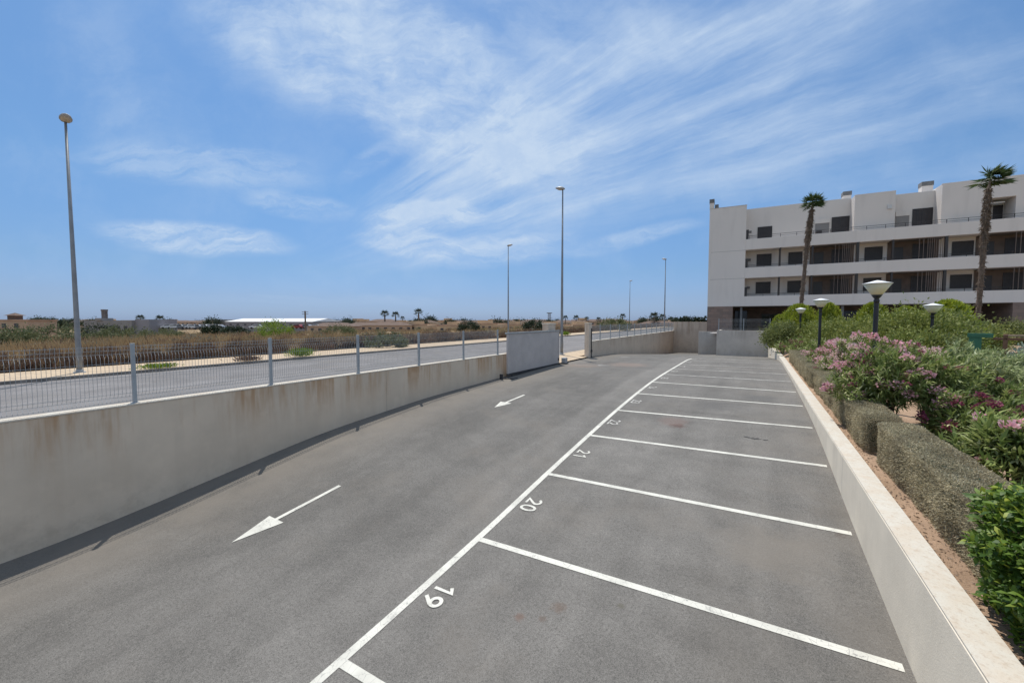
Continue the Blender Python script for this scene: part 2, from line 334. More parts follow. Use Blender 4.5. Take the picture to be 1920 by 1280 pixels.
# ------------------------------------------------------------------ mesh helpers
class MB:
    def __init__(s): s.v = []; s.f = []; s.q = []
    def box(s, x0, x1, y0, y1, z0, z1):
        k = len(s.v); s.v += [(x, y, z) for z in (z0, z1) for y in (y0, y1) for x in (x0, x1)]
        s.f += [tuple(k+i for i in f) for f in ((0, 2, 3, 1), (4, 5, 7, 6), (0, 1, 5, 4), (2, 6, 7, 3), (0, 4, 6, 2), (1, 3, 7, 5))]; return s
    def poly(s, pts): k = len(s.v); s.v += [tuple(p) for p in pts]; s.f.append(tuple(range(k, k+len(pts)))); return s
    def loft(s, rings, cap=True):
        k = len(s.v); n = len(rings[0])
        for r in rings: s.v += [tuple(p) for p in r]
        for i in range(len(rings)-1):
            for j in range(n):
                a = k+i*n+j; b = k+i*n+(j+1) % n; s.f.append((a, b, b+n, a+n))
        if cap: s.f.append(tuple(range(k+n-1, k-1, -1))); s.f.append(tuple(k+(len(rings)-1)*n+j for j in range(n)))
        return s
    def tube(s, pts, rad, n=8):
        rings = []; pts = [Vector(p) for p in pts]
        if not hasattr(rad, '__len__'): rad = [rad]*len(pts)
        for i, p in enumerate(pts):
            d = (pts[min(i+1, len(pts)-1)]-pts[max(i-1, 0)]).normalized()
            a = d.orthogonal().normalized() if abs(d.z) < .99 else Vector((1, 0, 0)); a = (a-d*a.dot(d)).normalized(); b = d.cross(a)
            rings.append([p+(a*math.cos(2*math.pi*j/n)+b*math.sin(2*math.pi*j/n))*rad[i] for j in range(n)])
        return s.loft(rings)
    def lathe(s, prof, c=(0, 0), n=20, ax=1., ay=1.):
        return s.loft([[(c[0]+r*ax*math.cos(2*math.pi*j/n), c[1]+r*ay*math.sin(2*math.pi*j/n), z) for j in range(n)] for r, z in prof])
    def build(s, name, m, parent=None, smooth=False, bevel=0.):
        me = bpy.data.meshes.new(name); V_ = np.array(s.v, dtype=float)
        me.from_pydata([tuple(p) for p in V_], [], s.f); me.update()
        return link(name, me, m, parent, smooth, bevel)
def link(name, me, m, parent=None, smooth=False, bevel=0.):
    o = bpy.data.objects.new(name, me); col.objects.link(o)
    me.materials.append(MATS[m] if isinstance(m, str) else m)
    if smooth: me.polygons.foreach_set('use_smooth', [True]*len(me.polygons))
    if parent: o.parent = parent
    if bevel:
        md = o.modifiers.new('b', 'BEVEL'); md.width = bevel; md.segments = 2; md.limit_method = 'ANGLE'
    return o
def quads_mesh(name, Q):                      # Q: (n,4,3) array
    n = len(Q); me = bpy.data.meshes.new(name)
    me.vertices.add(n*4); me.vertices.foreach_set('co', np.ascontiguousarray(Q, dtype=np.float32).ravel())
    me.loops.add(n*4); me.loops.foreach_set('vertex_index', np.arange(n*4, dtype=np.int32))
    me.polygons.add(n); me.polygons.foreach_set('loop_start', np.arange(0, n*4, 4, dtype=np.int32)); me.polygons.foreach_set('loop_total', np.full(n, 4, dtype=np.int32))
    me.update(calc_edges=True); return me
def strips_mesh(name, S):                     # S: (n,6,3): two joined quads per leaf (one island)
    n = len(S); me = bpy.data.meshes.new(name)
    me.vertices.add(n*6); me.vertices.foreach_set('co', np.ascontiguousarray(S, dtype=np.float32).ravel())
    b = (np.arange(n)*6)[:, None]; idx = np.concatenate([b+np.array([0, 1, 2, 3]), b+np.array([3, 2, 4, 5])], 1).ravel().astype(np.int32)
    me.loops.add(n*8); me.loops.foreach_set('vertex_index', idx)
    me.polygons.add(n*2); me.polygons.foreach_set('loop_start', np.arange(0, n*8, 4, dtype=np.int32)); me.polygons.foreach_set('loop_total', np.full(n*2, 4, dtype=np.int32))
    me.update(calc_edges=True); return me
def unit(a): return a/np.maximum(np.linalg.norm(a, axis=-1, keepdims=True), 1e-9)
def rdir(n): return unit(rng.normal(size=(n, 3)))
def leaf_quads(c, d, L, w, twist=None):       # diamond-like leaves at c along d
    n = len(c); s = unit(np.cross(d, rdir(n))); L = np.broadcast_to(L, (n,))[:, None]; w = np.broadcast_to(w, (n,))[:, None]
    return np.stack([c, c+d*L*.45+s*w*.5, c+d*L, c+d*L*.45-s*w*.5], 1)
def leaf_strips(c, d, L, w, droop=.25):
    n = len(c); s = unit(np.cross(d, np.array([0, 0, 1.])+.5*rdir(n))); L = np.broadcast_to(L, (n,))[:, None]; w = np.broadcast_to(w, (n,))[:, None]
    m_ = c+d*L*.5; e = c+unit(d+np.array([0, 0, -droop]))*L
    return np.stack([c-s*w*.15, c+s*w*.15, m_+s*w*.5, m_-s*w*.5, e+s*w*.08, e-s*w*.08], 1)
def tag(o, label=None, cat=None, group=None, kind=None):
    if label: o['label'] = label
    if cat: o['category'] = cat
    if group: o['group'] = group
    if kind: o['kind'] = kind
    return o
def thing(name, label, cat, loc=(0, 0, 0), rz=0., group=None):
    o = bpy.data.objects.new(name, None); col.objects.link(o); o.location = loc; o.rotation_euler = (0, 0, rz); o.empty_display_size = .3
    return tag(o, label, cat, group)
KIDS = {}
def copy_tree(o, loc=None, rz=None, label=None, sc=None, parent=None):
    c = o.copy(); col.objects.link(c)
    if parent: c.parent = parent
    if loc is not None: c.location = loc
    if rz is not None: c.rotation_euler = (0, 0, rz)
    if sc is not None: c.scale = (sc, sc, sc) if not hasattr(sc, '__len__') else sc
    if label: c['label'] = label
    for ch in o.children: copy_tree(ch, parent=c)
    return c

# ------------------------------------------------------------------ lot surface
PX = [-10.0, -3.7, 1.36]
PR = [([-12, 1, 2.4, 4.05, 6.6, 10.7, 15.9, 20, 27, 31.8, 51, 66], [-3.95, -3.83, -3.69, -3.43, -3.05, -2.76, -2.63, -2.53, -2.55, -2.7, -4.1, -4.8]),
      ([-12, 0, 2.58, 5.12, 7.58, 10.11, 12.6, 15.11, 17.57, 20.1, 28, 33, 44, 66], [-3.85, -3.75, -3.64, -3.48, -3.24, -3.03, -2.84, -2.7, -2.6, -2.56, -2.55, -2.75, -3.4, -4.8]),
      ([-12, 2.5, 5.14, 7.69, 10.11, 12.47, 15.11, 17.76, 20, 28, 33, 44, 66], [-3.55, -3.45, -3.32, -3.16, -2.92, -2.72, -2.62, -2.58, -2.52, -2.5, -2.7, -3.4, -4.8])]
YS = np.arange(-12, 66.01, .25)
TAB = []
for yy_, zz_ in PR:
    z = np.interp(YS, yy_, zz_); k = np.ones(7)/7; z = np.convolve(np.pad(z, 3, 'edge'), k, 'valid'); z = np.convolve(np.pad(z, 3, 'edge'), k, 'valid'); TAB.append(z)
def S(x, y):
    zs = [np.interp(y, YS, t_) for t_ in TAB]
    return float(np.interp(x, PX, zs))
def sheet(name, xs, ys, zf, m):
    mb = MB(); nx = len(xs)
    mb.v = [(x, y, zf(x, y)) for y in ys for x in xs]
    mb.f = [(j*nx+i, j*nx+i+1, (j+1)*nx+i+1, (j+1)*nx+i) for j in range(len(ys)-1) for i in range(nx-1)]
    return tag(mb.build(name, m, smooth=True), kind='structure')
sheet('parking_lot', [-10.1, -10.0, -3.7, 1.36, 1.5], list(YS), lambda x, y: S(x, y), 'lot_asphalt')

def ground_z(x, y):
    if -10.15 < x < 1.55 and y < 67: return -6.5
    if x >= 1.55 or y >= 67 and x > -10: return -5.2 if y < 67 else -3.4
    d = max(-29-x, y-160, -60-y, 0); t_ = min(d/190, 1); t_ = t_*t_*(3-2*t_)
    return -2.62-3.2*t_+(.12*math.sin(x*.09)*math.sin(y*.07) if d > 3 else 0)
gx = [-5000, -2500, -1200, -700, -450, -320, -260]+list(range(-230, -30, 8))+[-29.5, -27, -20, -10.2, -10.12, 1.52, 1.58, 30, 200, 900, 4000]
gy = [-3000, -900, -300, -150, -80, -40, -12, 0]+list(range(10, 66, 8))+[66.9, 67.1]+list(range(72, 300, 12))+[340, 420, 600, 1000, 2000, 5000]
sheet('ground', gx, gy, ground_z, 'dry_field')
sheet('street', [-24.9, -12.35], [-60, 0, 60, 120, 260], lambda x, y: -2.5, 'street_asphalt')
kb = MB(); kb.box(-12.35, -12.2, -60, 260, -2.62, -2.45); tag(kb.build('kerb', 'kerb_concrete'), kind='structure')
kb = MB(); kb.box(-25.05, -24.9, -60, 260, -2.62, -2.37); tag(kb.build('kerb', 'kerb_concrete'), kind='structure')
sheet('pavement', [-12.2, -10.3], [-60, 21.2], lambda x, y: -2.455, 'sand_paving')
sheet('pavement', [-12.2, -9.62], [21.2, 26.0], lambda x, y: -2.455, 'sand_paving')
sheet('pavement', [-12.2, -10.3], [26.0, 260], lambda x, y: -2.455, 'sand_paving')
sheet('pavement', [-28.9, -25.05], [-60, 0, 100, 260], lambda x, y: -2.375, 'sand_paving')
def garden_z(x, y):
    return -2.45+.04*math.sin(x*2.1+y)*math.sin(y*1.7)+1.1*max(0, min(1, (y-27)/16))*max(0, min(1, (x-1.6)/1.))
sheet('garden_soil', [1.55]+[1.7+.25*i for i in range(16)]+[6.5, 8, 12, 20, 40], [-10+.3*i for i in range(140)]+[34, 38, 44, 60], garden_z, 'garden_soil')
sheet('lawn', [7.3, 12, 30], [9, 20, 27.6], lambda x, y: garden_z(x, y)+.09, 'lawn_green')
sheet('garden_path', [7.3, 12, 30], [27.7, 29, 30.5], lambda x, y: garden_z(x, y)+.13, 'path_grey')
sheet('terrace', [-3.9, 40], [44.2, 49.0], lambda x, y: -1.3, 'path_grey')

# ------------------------------------------------------------------ painted markings (draped on the lot)
LIFT = .006
def drape_strip(name, x0, y0, x1, y1, w, m, label):
    n = max(2, int(math.hypot(x1-x0, y1-y0)/.25)); mb = MB(); d = Vector((x1-x0, y1-y0)).normalized(); nn = Vector((-d.y, d.x))*w/2
    for i in range(n+1):
        t_ = i/n; x = x0+(x1-x0)*t_; y = y0+(y1-y0)*t_
        for sg in (-1, 1): a, b = x+sg*nn.x, y+sg*nn.y; mb.v.append((a, b, S(a, b)+LIFT))
    mb.f = [(2*i+1, 2*i, 2*i+2, 2*i+3) for i in range(n)]
    return tag(mb.build(name, m), label, kind='structure')
XL = -3.7
drape_strip('lane_line', XL, -6, XL, 30.15, .11, 'line_paint', 'long white line along the bay entrances')
for i in range(-3, 12):
    y = 2.6+2.5*i
    drape_strip('bay_line', XL+.057, y, 1.30, y, .105 if i < 8 else .09, 'line_paint' if i < 7 else 'worn_paint', 'white line between parking bays')
def drape_poly(name, pts, m, label, cuts=1):
    mb = MB(); mb.poly([(x, y, S(x, y)+LIFT) for x, y in pts]); return tag(mb.build(name, m), label, kind='structure')
def arrow(x, ytip, ytail, m='line_paint', w=.085, hw=.22, hl=.72, rot=None, label=''):
    s_ = 1 if ytail > ytip else -1; yh = ytip+s_*hl; mb = MB(); n = 8
    def put(pts):
        k = len(mb.v)
        for (a, b) in pts:
            if rot: c_, s2 = math.cos(rot), math.sin(rot); dx, dy = a-x, b-ytip; a, b = x+c_*dx-s2*dy, ytip+s2*dx+c_*dy
            mb.v.append((a, b, S(a, b)+LIFT))
        mb.f.append(tuple(range(k, k+len(pts))))
    for i in range(n):
        a = yh+(ytail-yh)*i/n; b = yh+(ytail-yh)*(i+1)/n; put([(x-w/2, a), (x+w/2, a), (x+w/2, b), (x-w/2, b)])
    for i in range(4):
        a, b = i/4, (i+1)/4; put([(x-hw*a, ytip+(yh-ytip)*a), (x+hw*a, ytip+(yh-ytip)*a), (x+hw*b, ytip+(yh-ytip)*b), (x-hw*b, ytip+(yh-ytip)*b)])
    return tag(mb.build('direction_arrow', m), label, kind='structure')
arrow(-7.16, 3.12, 5.12, label='white arrow pointing along the lane, nearest')
arrow(-7.25, 10.95, 12.95, label='white arrow pointing along the lane, farther')
arrow(-6.9, 22.3, 20.3, 'faded_paint', rot=R_(-62), label='faded arrow by the gate')
arrow(-7.3, 28.2, 26.2, 'faded_paint', rot=R_(-75), label='faded arrow beyond the gate')
def arc(cx, cy, rx, ry, a0, a1, n=14): return [(cx+rx*math.cos(R_(a0+(a1-a0)*i/n)), cy+ry*math.sin(R_(a0+(a1-a0)*i/n))) for i in range(n+1)]
GLY = {'0': [arc(.31, .5, .25, .44, 90, 450, 26)], '1': [[(.14, .74), (.42, .93), (.42, 0)]],
       '2': [arc(.31, .70, .24, .24, 165, -20, 12)+[(.46, .5), (.08, .07), (.60, .07)]],
       '3': [arc(.29, .725, .22, .21, 150, -75, 12)+arc(.29, .285, .25, .225, 75, -150, 12)],
       '4': [[(.46, 0), (.46, .93), (.06, .3), (.64, .3)]], '5': [[(.56, .93), (.14, .93), (.10, .52)]+arc(.30, .31, .26, .25, 110, -150, 14)],
       '6': [[(.46, .93), (.13, .48)]+arc(.31, .30, .235, .235, 165, 520, 24)], '7': [[(.06, .93), (.58, .93), (.22, 0)]],
       '8': [arc(.31, .70, .20, .20, -90, 270, 20), arc(.31, .27, .25, .22, 90, 450, 22)], '9': [[(.16, 0), (.49, .45)]+arc(.31, .65, .235, .235, -20, 340, 24)]}
def number(txt, x0, yc, hgt, m):
    mb = MB(); w = .082; lift = .009
    for ci, ch in enumerate(txt):
        for pl_ in GLY[ch]:
            pts = [Vector((p[0]+(ci-1)*.80+.08, p[1])) for p in pl_]; row = []
            for i, p in enumerate(pts):
                d0 = (pts[i]-pts[i-1]).normalized() if i else (pts[1]-pts[0]).normalized(); d1 = (pts[i+1]-pts[i]).normalized() if i < len(pts)-1 else d0
                n0, n1 = Vector((-d0.y, d0.x)), Vector((-d1.y, d1.x)); nn = (n0+n1); nn = nn.normalized() if nn.length > .2 else n0; k_ = min(1/max(nn.dot(n0), .45), 1.7)
                row.append((p+nn*w*k_, p-nn*w*k_))
            k = len(mb.v)
            for q_ in row:
                for v in q_: X, Y = x0+v.y*hgt, yc-v.x*hgt; mb.v.append((X, Y, S(X, Y)+lift))
            mb.f += [(k+2*i, k+2*i+1, k+2*i+3, k+2*i+2) for i in range(len(row)-1)]
            lift += .0015
    return tag(mb.build('bay_number', m), 'white painted bay number '+txt, kind='structure')
for i in range(11): number(str(19+i), -3.56, 2.6+2.5*i+1.25, .30, 'line_paint' if i < 3 else 'worn_paint')
# dark scrawl and rusty stain in the bays
mb = MB()
for k, (dx, dy, w_) in enumerate(((0, .05, .07), (.09, .0, .05), (.2, .06, .03), (.27, -.05, .08), (.33, .03, .035), (.42, -.03, .03), (.55, -.06, .055), (.62, -.02, .02))):
    x = -.12+dx*.7; y = 11.3+dy*.7; n_ = 9; mb.poly([(x+w_*(1+.35*math.sin(j*2.3+k))*math.cos(2*math.pi*j/n_), y+.5*w_*(1+.3*math.sin(j*3.1+k))*math.sin(2*math.pi*j/n_), S(x, y)+LIFT) for j in range(n_)])
tag(mb.build('oil_stain', 'stain_dark'), 'small dark oil spots in bay 22', kind='structure')

# ------------------------------------------------------------------ walls
WT = -1.57
def wall(name, x0, x1, y0, y1, z0, z1, m, label, bev=.01):
    mb = MB(); mb.box(x0, x1, y0, y1, z0, z1); return tag(mb.build(name, m, bevel=bev), label, 'wall')
lw = wall('retaining_wall', -10.25, -10.0, -14, 16.35, -5, WT-.03, 'wall_render', 'long shaded wall with rusty streaks carrying the mesh fence, left of the lane')
mb = MB(); mb.box(-10.262, -9.988, -14, 16.35, WT-.03, WT); mb.build('coping', 'coping_cement', lw, bevel=.006)
wall('retaining_wall', -10.25, -10.02, 16.36, 20.3, -5, WT, 'wall_render', 'stretch of wall hidden behind the sliding gate leaf')
w2 = wall('retaining_wall', -10.05, -9.8, 26.5, 62, -6, -1.49, 'far_wall_render', 'long stained wall beyond the gate running down beside the ramp')
mb = MB(); mb.box(-10.06, -9.79, 26.5, 62, -1.49, -1.46); mb.build('coping', 'coping_cement', w2)
# far end walls
A = lambda px, y: y*math.tan(math.atan((px-960)/FPX)-R_(AZ))
wall('end_wall', -9.8, A(1326, 60)+.2, 60, 60.3, -6, -.24, 'far_wall_render', 'tall pale wall closing the far end of the ramp')
wall('end_wall', -5.3, A(1344, 48.2)+.1, 48.2, 48.5, -6, -1.22, 'end_wall_render', 'narrow grey wall piece between the tall end wall and the wide end wall')
ew = wall('end_wall', A(1344, 44), 1.2, 44, 44.25, -6, -.98, 'end_wall_render', 'wide shaded grey wall at the end of the parking bays')
mb = MB(); mb.box(A(1344, 44), A(1344, 44)+.25, 44.25, 48.2, -6, -1.0); tag(mb.build('side_wall', 'end_wall_render'), 'short side wall behind the corner of the wide end wall', 'wall')
# right low wall (slightly bent at its far end)
rw = MB(); pts = [(1.36, -12), (1.36, 0), (1.36, 12), (1.36, 22), (1.36, 32), (1.2, 38), (1.02, 43.995)]
rings = []
for x, y in pts:
    zt = -2.36+(.22*max(0, (y-32)/12)); rings.append([(x, y, -5), (x, y, zt-.012), (x+.012, y, zt), (x+.26, y, zt), (x+.26, y, -5)])
rwo = tag(rw.loft(rings).build('low_wall', 'pale_wall_render'), 'long low white wall between the parking bays and the planting bed', 'wall')
cp = MB(); cp.loft([[(x+.004, y, r[3][2]+.001), (x+.262, y, r[3][2]+.001), (x+.262, y, r[3][2]+.012), (x+.004, y, r[3][2]+.012)] for (x, y), r in zip(pts, rings)]); cp.build('coping', 'coping_cement', rwo)
# pillars
def pillar(x0, x1, y0, y1, zb, zt, label):
    o = thing('gate_pillar', label, 'pillar', ((x0+x1)/2, (y0+y1)/2, zb), group='gate pillars')
    hx, hy, h = (x1-x0)/2, (y1-y0)/2, zt-zb
    mb = MB(); mb.box(-hx, hx, -hy, hy, -.3, h-.06); mb.build('shaft', 'far_wall_render', o, bevel=.01)
    mb = MB(); mb.box(-hx-.02, hx+.02, -hy-.02, hy+.02, h-.06, h); mb.build('cap', 'coping_cement', o, bevel=.008)
pillar(-10.25, -9.87, 20.35, 21.3, -2.5, -.18, 'square rendered pillar mostly hidden behind the open gate leaf')
pillar(-9.88, -9.56, 25.95, 26.48, -2.55, -.18, 'tan rendered pillar on the far side of the gateway')
mb = MB(); mb.box(-9.545, -9.50, 26.3, 26.36, -2.6, -.55); mb.box(-9.56, -9.47, 26.27, 26.39, -2.16, -2.0)
tag(mb.build('gate_catch', 'gate_dark'), 'thin dark latch post fixed against the tan gate pillar', 'gate post')

# ------------------------------------------------------------------ mesh fences
def mesh_panel(L, h=1.09):
    """folded wire panel, local: along +Y from 0..L, z 0..h, folds towards -X"""
    Q = []
    hz = [.02, .06, .12, .20, .33, .78, .89, .96, 1.0, h]
    prof = [(0, .03), (-.0, .06), (-.045, .12), (0, .19), (0, .86), (-.045, .93), (0, 1.0), (0, h)]
    mb = MB(); r = .0024
    n = int(L/.055)
    for i in range(n+1):
        y = L*(i+.5)/(n+1); ring = []
        for (x, z) in prof: ring.append([(x-r, y-r, z), (x+r, y-r, z), (x+r, y+r, z), (x-r, y+r, z)])
        mb.loft(ring, cap=False)
    for (x, z) in [(0, .04), (-.045, .12), (0, .19), (0, .5), (0, .76), (-.045, .93), (0, 1.0), (0, h-.02)]:
        x -= .006; rr = .003; mb.loft([[(x-rr, y, z-rr), (x+rr, y, z-rr), (x+rr, y, z+rr), (x-rr, y, z+rr)] for y in (.0, L)])
    return mb
def fence(label, x, y0, n, sp, zb, post_m='galvanised_post', along='y', h=1.12, mesh_m='galvanised'):
    o = thing('mesh_fence', label, 'fence', (x, y0, zb), 0 if along == 'y' else R_(-90))
    first = firstp = None
    for i in range(n):
        if first is None:
            mb = MB(); mb.box(-.03, .03, -.03, .03, 0, h); mb.box(-.033, .033, -.033, .033, h, h+.012); mb.box(-.055, .055, -.055, .055, 0, .01)
            first = mb.build('post', post_m, o, bevel=.004); p = first
        else: p = first.copy(); col.objects.link(p); p.parent = o
        p.location = (0, i*sp, 0)
        if i < n-1:
            if firstp is None: firstp = mesh_panel(sp-.07).build('mesh_panel', mesh_m, o); q2 = firstp
            else: q2 = firstp.copy(); col.objects.link(q2); q2.parent = o
            q2.location = (-.0, i*sp+.035, .01)
    return o
SP = 2.535
fence('grey wire mesh fence on the rusty-streaked wall left of the lane', -10.1, 2.86-3*SP, 9, SP, WT)
fence('grey wire mesh fence on the wall beyond the gate', -9.92, 26.75, 15, 2.5, -1.46)
fence('wire mesh fence on the wide end wall before the apartment block', A(1344, 44)+.15, 44.12, 3, 2.1, -.98, 'galvanised_post', 'x', 1.12)

# ------------------------------------------------------------------ sliding gate
g = thing('sliding_gate', 'open grey corrugated sliding gate standing in front of the wall', 'gate', (-9.72, 15.75, -2.6))
GL, GH = 5.66, 2.03
mb = MB(); n = 48; ring = []
for i in range(n*4+1):
    y = .08+(GL-.16)*i/(n*4); ph = i % 4; x = (0, 0, .035, .035)[ph]; ring.append((x, y))
a = [[(x, y, .14), (x, y, GH-.07)] for x, y in ring]
k = 0
for i in range(len(a)-1): mb.poly([a[i][0], a[i+1][0], a[i+1][1], a[i][1]])
mb.build('corrugated_sheet', 'gate_sheet', g)
mb = MB(); mb.box(-.05, .06, -.12, GL+.02, GH-.07, GH); mb.build('top_rail', 'galvanised', g, bevel=.006)
mb = MB(); mb.box(-.05, .05, 0, GL, .05, .14); mb.build('bottom_rail', 'gate_dark', g)
for y in (0, GL-.08):
    mb = MB(); mb.box(-.04, .045, y, y+.08, .14, GH-.07); mb.build('end_post', 'gate_sheet', g)
for y in (.4, GL-.5):
    mb = MB(); mb.loft([[(sx, y+.06*math.cos(t_), .06+.06*math.sin(t_)) for t_ in np.linspace(0, 2*math.pi, 13)[:-1]] for sx in (-.02, .02)]); mb.build('wheel', 'gate_dark', g)
mb = MB(); mb.box(.045, .08, GL-.16, GL-.1, .28, .42); mb.build('lock', 'gate_dark', g)
rl = MB(); ys_ = np.linspace(15.3, 26.2, 45)
rl.loft([[(-9.75, y, S(-9.72, y)+.003), (-9.69, y, S(-9.72, y)+.003), (-9.70, y, S(-9.72, y)+.04), (-9.74, y, S(-9.72, y)+.04)] for y in ys_])
tag(rl.build('gate_track', 'gate_dark'), 'dark steel ground track under the sliding gate', 'gate track')
mo = thing('gate_motor', 'small grey gate motor housing at the end of the open gate leaf', 'gate motor', (-9.48, 21.7, S(-9.5, 21.7)))
mb = MB(); mb.box(-.13, .13, -.17, .17, .05, .36); mb.build('housing', 'motor_grey', mo, bevel=.03)
mb = MB(); mb.box(-.17, .17, -.2, .2, 0, .05); mb.build('base_plate', 'gate_dark', mo)
st = MB(); z0 = S(-9.4, 15.6)
st.tube([(-9.72, 15.35, z0+.02), (-9.55, 15.32, z0+.02), (-9.3, 15.5, z0+.02), (-9.25, 15.9, z0+.02)], .02, 6); st.box(-9.78, -9.66, 15.2, 15.3, z0-.02, z0+.22)
tag(st.build('gate_stop', 'gate_dark'), 'bent steel gate stop on the ground at the near end of the gate leaf', 'gate stop')

# ------------------------------------------------------------------ street lamps
def make_lamp():
    o = thing('street_lamp', '', 'street lamp', group='tall street lamps')
    H = 11.5
    mb = MB(); mb.tube([(0, 0, 0), (0, 0, .9), (0, 0, H*.5), (0, 0, H)], [.105, .1, .075, .045], 12); mb.build('pole', 'lamp_pole_metal', o, smooth=True)
    mb = MB(); mb.box(-.2, .2, -.2, .2, 0, .03); mb.lathe([(.13, .03), (.13, .12), (.11, .14)], n=12); mb.build('base_plate', 'galvanised', o)
    mb = MB(); mb.box(-.11, -.10, -.05, .05, .5, .85); mb.build('service_hatch', 'lamp_head_grey', o)
    hd = MB(); rings = []
    for t_, w, zt, zb in ((-.16, .03, .03, .0), (-.1, .13, .09, -.03), (.05, .20, .15, -.05), (.25, .21, .15, -.06), (.45, .15, .11, -.04), (.56, .05, .05, .0)):
        rings.append([(t_, w*math.cos(a), (zt if math.sin(a) > 0 else -zb*1.)*math.sin(a)) for a in np.linspace(0, 2*math.pi, 17)[:-1]])
    h = hd.loft(rings).build('lamp_head', 'lamp_head_grey', o, smooth=True); h.location = (0, 0, H+.05); h.rotation_euler = (0, -.2, 0)
    gl = MB(); gl.loft([[(t_, w*math.cos(a), -.02-(.075 if w > .1 else .03)*max(0, -math.sin(a))) for a in np.linspace(math.pi, 2*math.pi, 9)]+[(t_, w*math.cos(a), -.02) for a in (0, math.pi)] for t_, w in ((.0, .1), (.1, .16), (.3, .165), (.44, .09))])
    q_ = gl.build('lens', 'lamp_glass', h, smooth=True)
    return o
lamp = make_lamp()
LMP = [((-26.35, 5.6, -2.38), 0, 'tall street lamp at far left on the opposite pavement, standing behind the wire fence'),
       ((-11.75, 26.4, -2.46), math.pi, 'tallest-looking street lamp, beside the gateway pillar in the middle'),
       ((-26.5, 43.2, -2.38), 0, 'street lamp rising behind the left end of the open gate'),
       ((-11.85, 64.5, -2.46), math.pi, 'street lamp behind the far end of the ramp wall near the apartment block'),
       ((-25.6, 96.5, -2.38), 0, 'most distant and shortest-looking street lamp, seen between two others'),]
for i, (l, rz, lb) in enumerate(LMP):
    if i == 0: lamp.location = l; lamp.rotation_euler = (0, 0, rz+.5); lamp['label'] = lb
    else: copy_tree(lamp, l, rz+(0, 0, .4, 0, .3)[i], lb)
lamp.rotation_euler = (0, 0, -.15); lamp.scale = (1, 1, .965)

# ------------------------------------------------------------------ apartment block (local: x along facade, y into the block)
B = thing('apartment_block', 'white four storey apartment block with long balconies and brown stone ground floor', 'building', (-1.0, 49.4, 0), R_(3))
def bx(name, m, *bs, parent=B, bev=0.):
    mb = MB()
    for b_ in bs: mb.box(*b_)
    return mb.build(name, m, parent, bevel=bev)
UE = 32
bx('stair_tower', 'building_white', (-3.6, -.12, 0, 13, 1.46, 11.95), bev=.02)
bx('tower_parapet', 'coping_cement', (-3.62, -.1, -.02, 13.02, 11.95, 12.0))
bx('joint_line', 'chimney_cap', (-3.4, -.12, -.006, 0, 7.30, 7.32)); bx('joint_line', 'chimney_cap', (-3.4, -.12, -.006, 0, 4.38, 4.40))
bx('main_wall', 'building_white', (-.12, UE, 1.6, 13, 1.46, 7.62))
for zb, zt in ((1.46, 2.5), (4.4, 5.47), (7.33, 8.42)):
    bx('parapet', 'building_white', (-.12, UE, -.01, .2, zb, zt), bev=.012)
    bx('balcony_floor', 'building_white', (-.12, UE, .2, 1.598, zb, zb+.27))
bx('top_storey_wall', 'building_white', (-.12, 8.82, 2., 13, 7.62, 11.95), (11.76, 14.85, 2., 13, 7.62, 11.78))
bx('terrace_floor', 'building_white', (-.12, UE, .2, 2.0, 7.595, 7.64))
bx('projecting_block', 'building_white', (8.82, 11.76, .6, 13, 7.64, 11.85), bev=.01)
bx('projecting_block', 'building_white', (14.85, 17.75, .6, 13, 7.64, 11.98), (19.35, UE, .6, 13, 7.64, 11.98), (17.75, 19.35, .6, 13, 10.33, 11.98), (17.75, 19.35, 2.3, 13, 7.64, 10.33))
bx('roof_edge', 'roof_white', (-.12, 8.82, 1.985, 2.2, 11.95, 11.98), (8.80, 11.78, .585, .8, 11.85, 11.88), (11.76, 14.85, 1.985, 2.2, 11.78, 11.81), (14.83, UE, .585, .8, 11.98, 12.01))
for u0, u1, w0, zb, zt in ((8.5, 9.15, 3.6, 11.9, 13.05), (14.4, 15.2, 3.6, 11.8, 13.1), (-3.62, -3.2, .0, 11.98, 13.0), (-3.1, -2.8, .5, 11.98, 12.5)):
    c_ = bx('chimney', 'building_white', (u0, u1, w0, w0+.8, zb, zt-.4)); bx('cap', 'chimney_cap', (u0-.03, u1+.03, w0-.03, w0+.83, zt-.4, zt), parent=c_)
def window(u0, u1, z0, z1, w, fill='shutter_brown', bars=0):
    f = bx('window', fill, (u0+.04, u1-.04, w-.02, w-.001, z0+.04, z1-.04))
    mb = MB(); e = .05; w0 = w-.05
    mb.box(u0, u1, w0, w-.002, z0, z0+e); mb.box(u0, u1, w0, w-.002, z1-e, z1); mb.box(u0, u0+e, w0, w-.002, z0+e, z1-e); mb.box(u1-e, u1, w0, w-.002, z0+e, z1-e)
    for k in range(bars):
        uc = u0+(u1-u0)*(k+1)/(bars+1); mb.box(uc-.03, uc+.03, w0+.005, w-.022, z0+e, z1-e)
    mb.build('frame', 'frame_dark', f)
    if fill == 'shutter_brown' and bars == 0:
        sl_ = MB(); zz = z0+.1
        while zz < z1-.08: sl_.box(u0+.06, u1-.06, w-.03, w-.021, zz, zz+.035); zz += .055
        sl_.build('slats', 'frame_dark', f)
    return f
window(1.0, 2.33, 8.72, 9.95, 2.0)
window(7.35, 8.75, 8.5, 10.25, 2.0, 'shutter_brown', 1)
window(13.35, 14.75, 8.3, 10.3, 2.0, 'shutter_brown', 3)
for u0, u1 in ((6.03, 7.15), (12.2, 13.12)):
    bx('porch_recess', 'grey_wall', (u0, u1, 1.9, 1.998, 7.64, 9.75)); bx('lintel', 'building_white', (u0-.05, u1+.05, 1.86, 1.999, 9.75, 10.2))
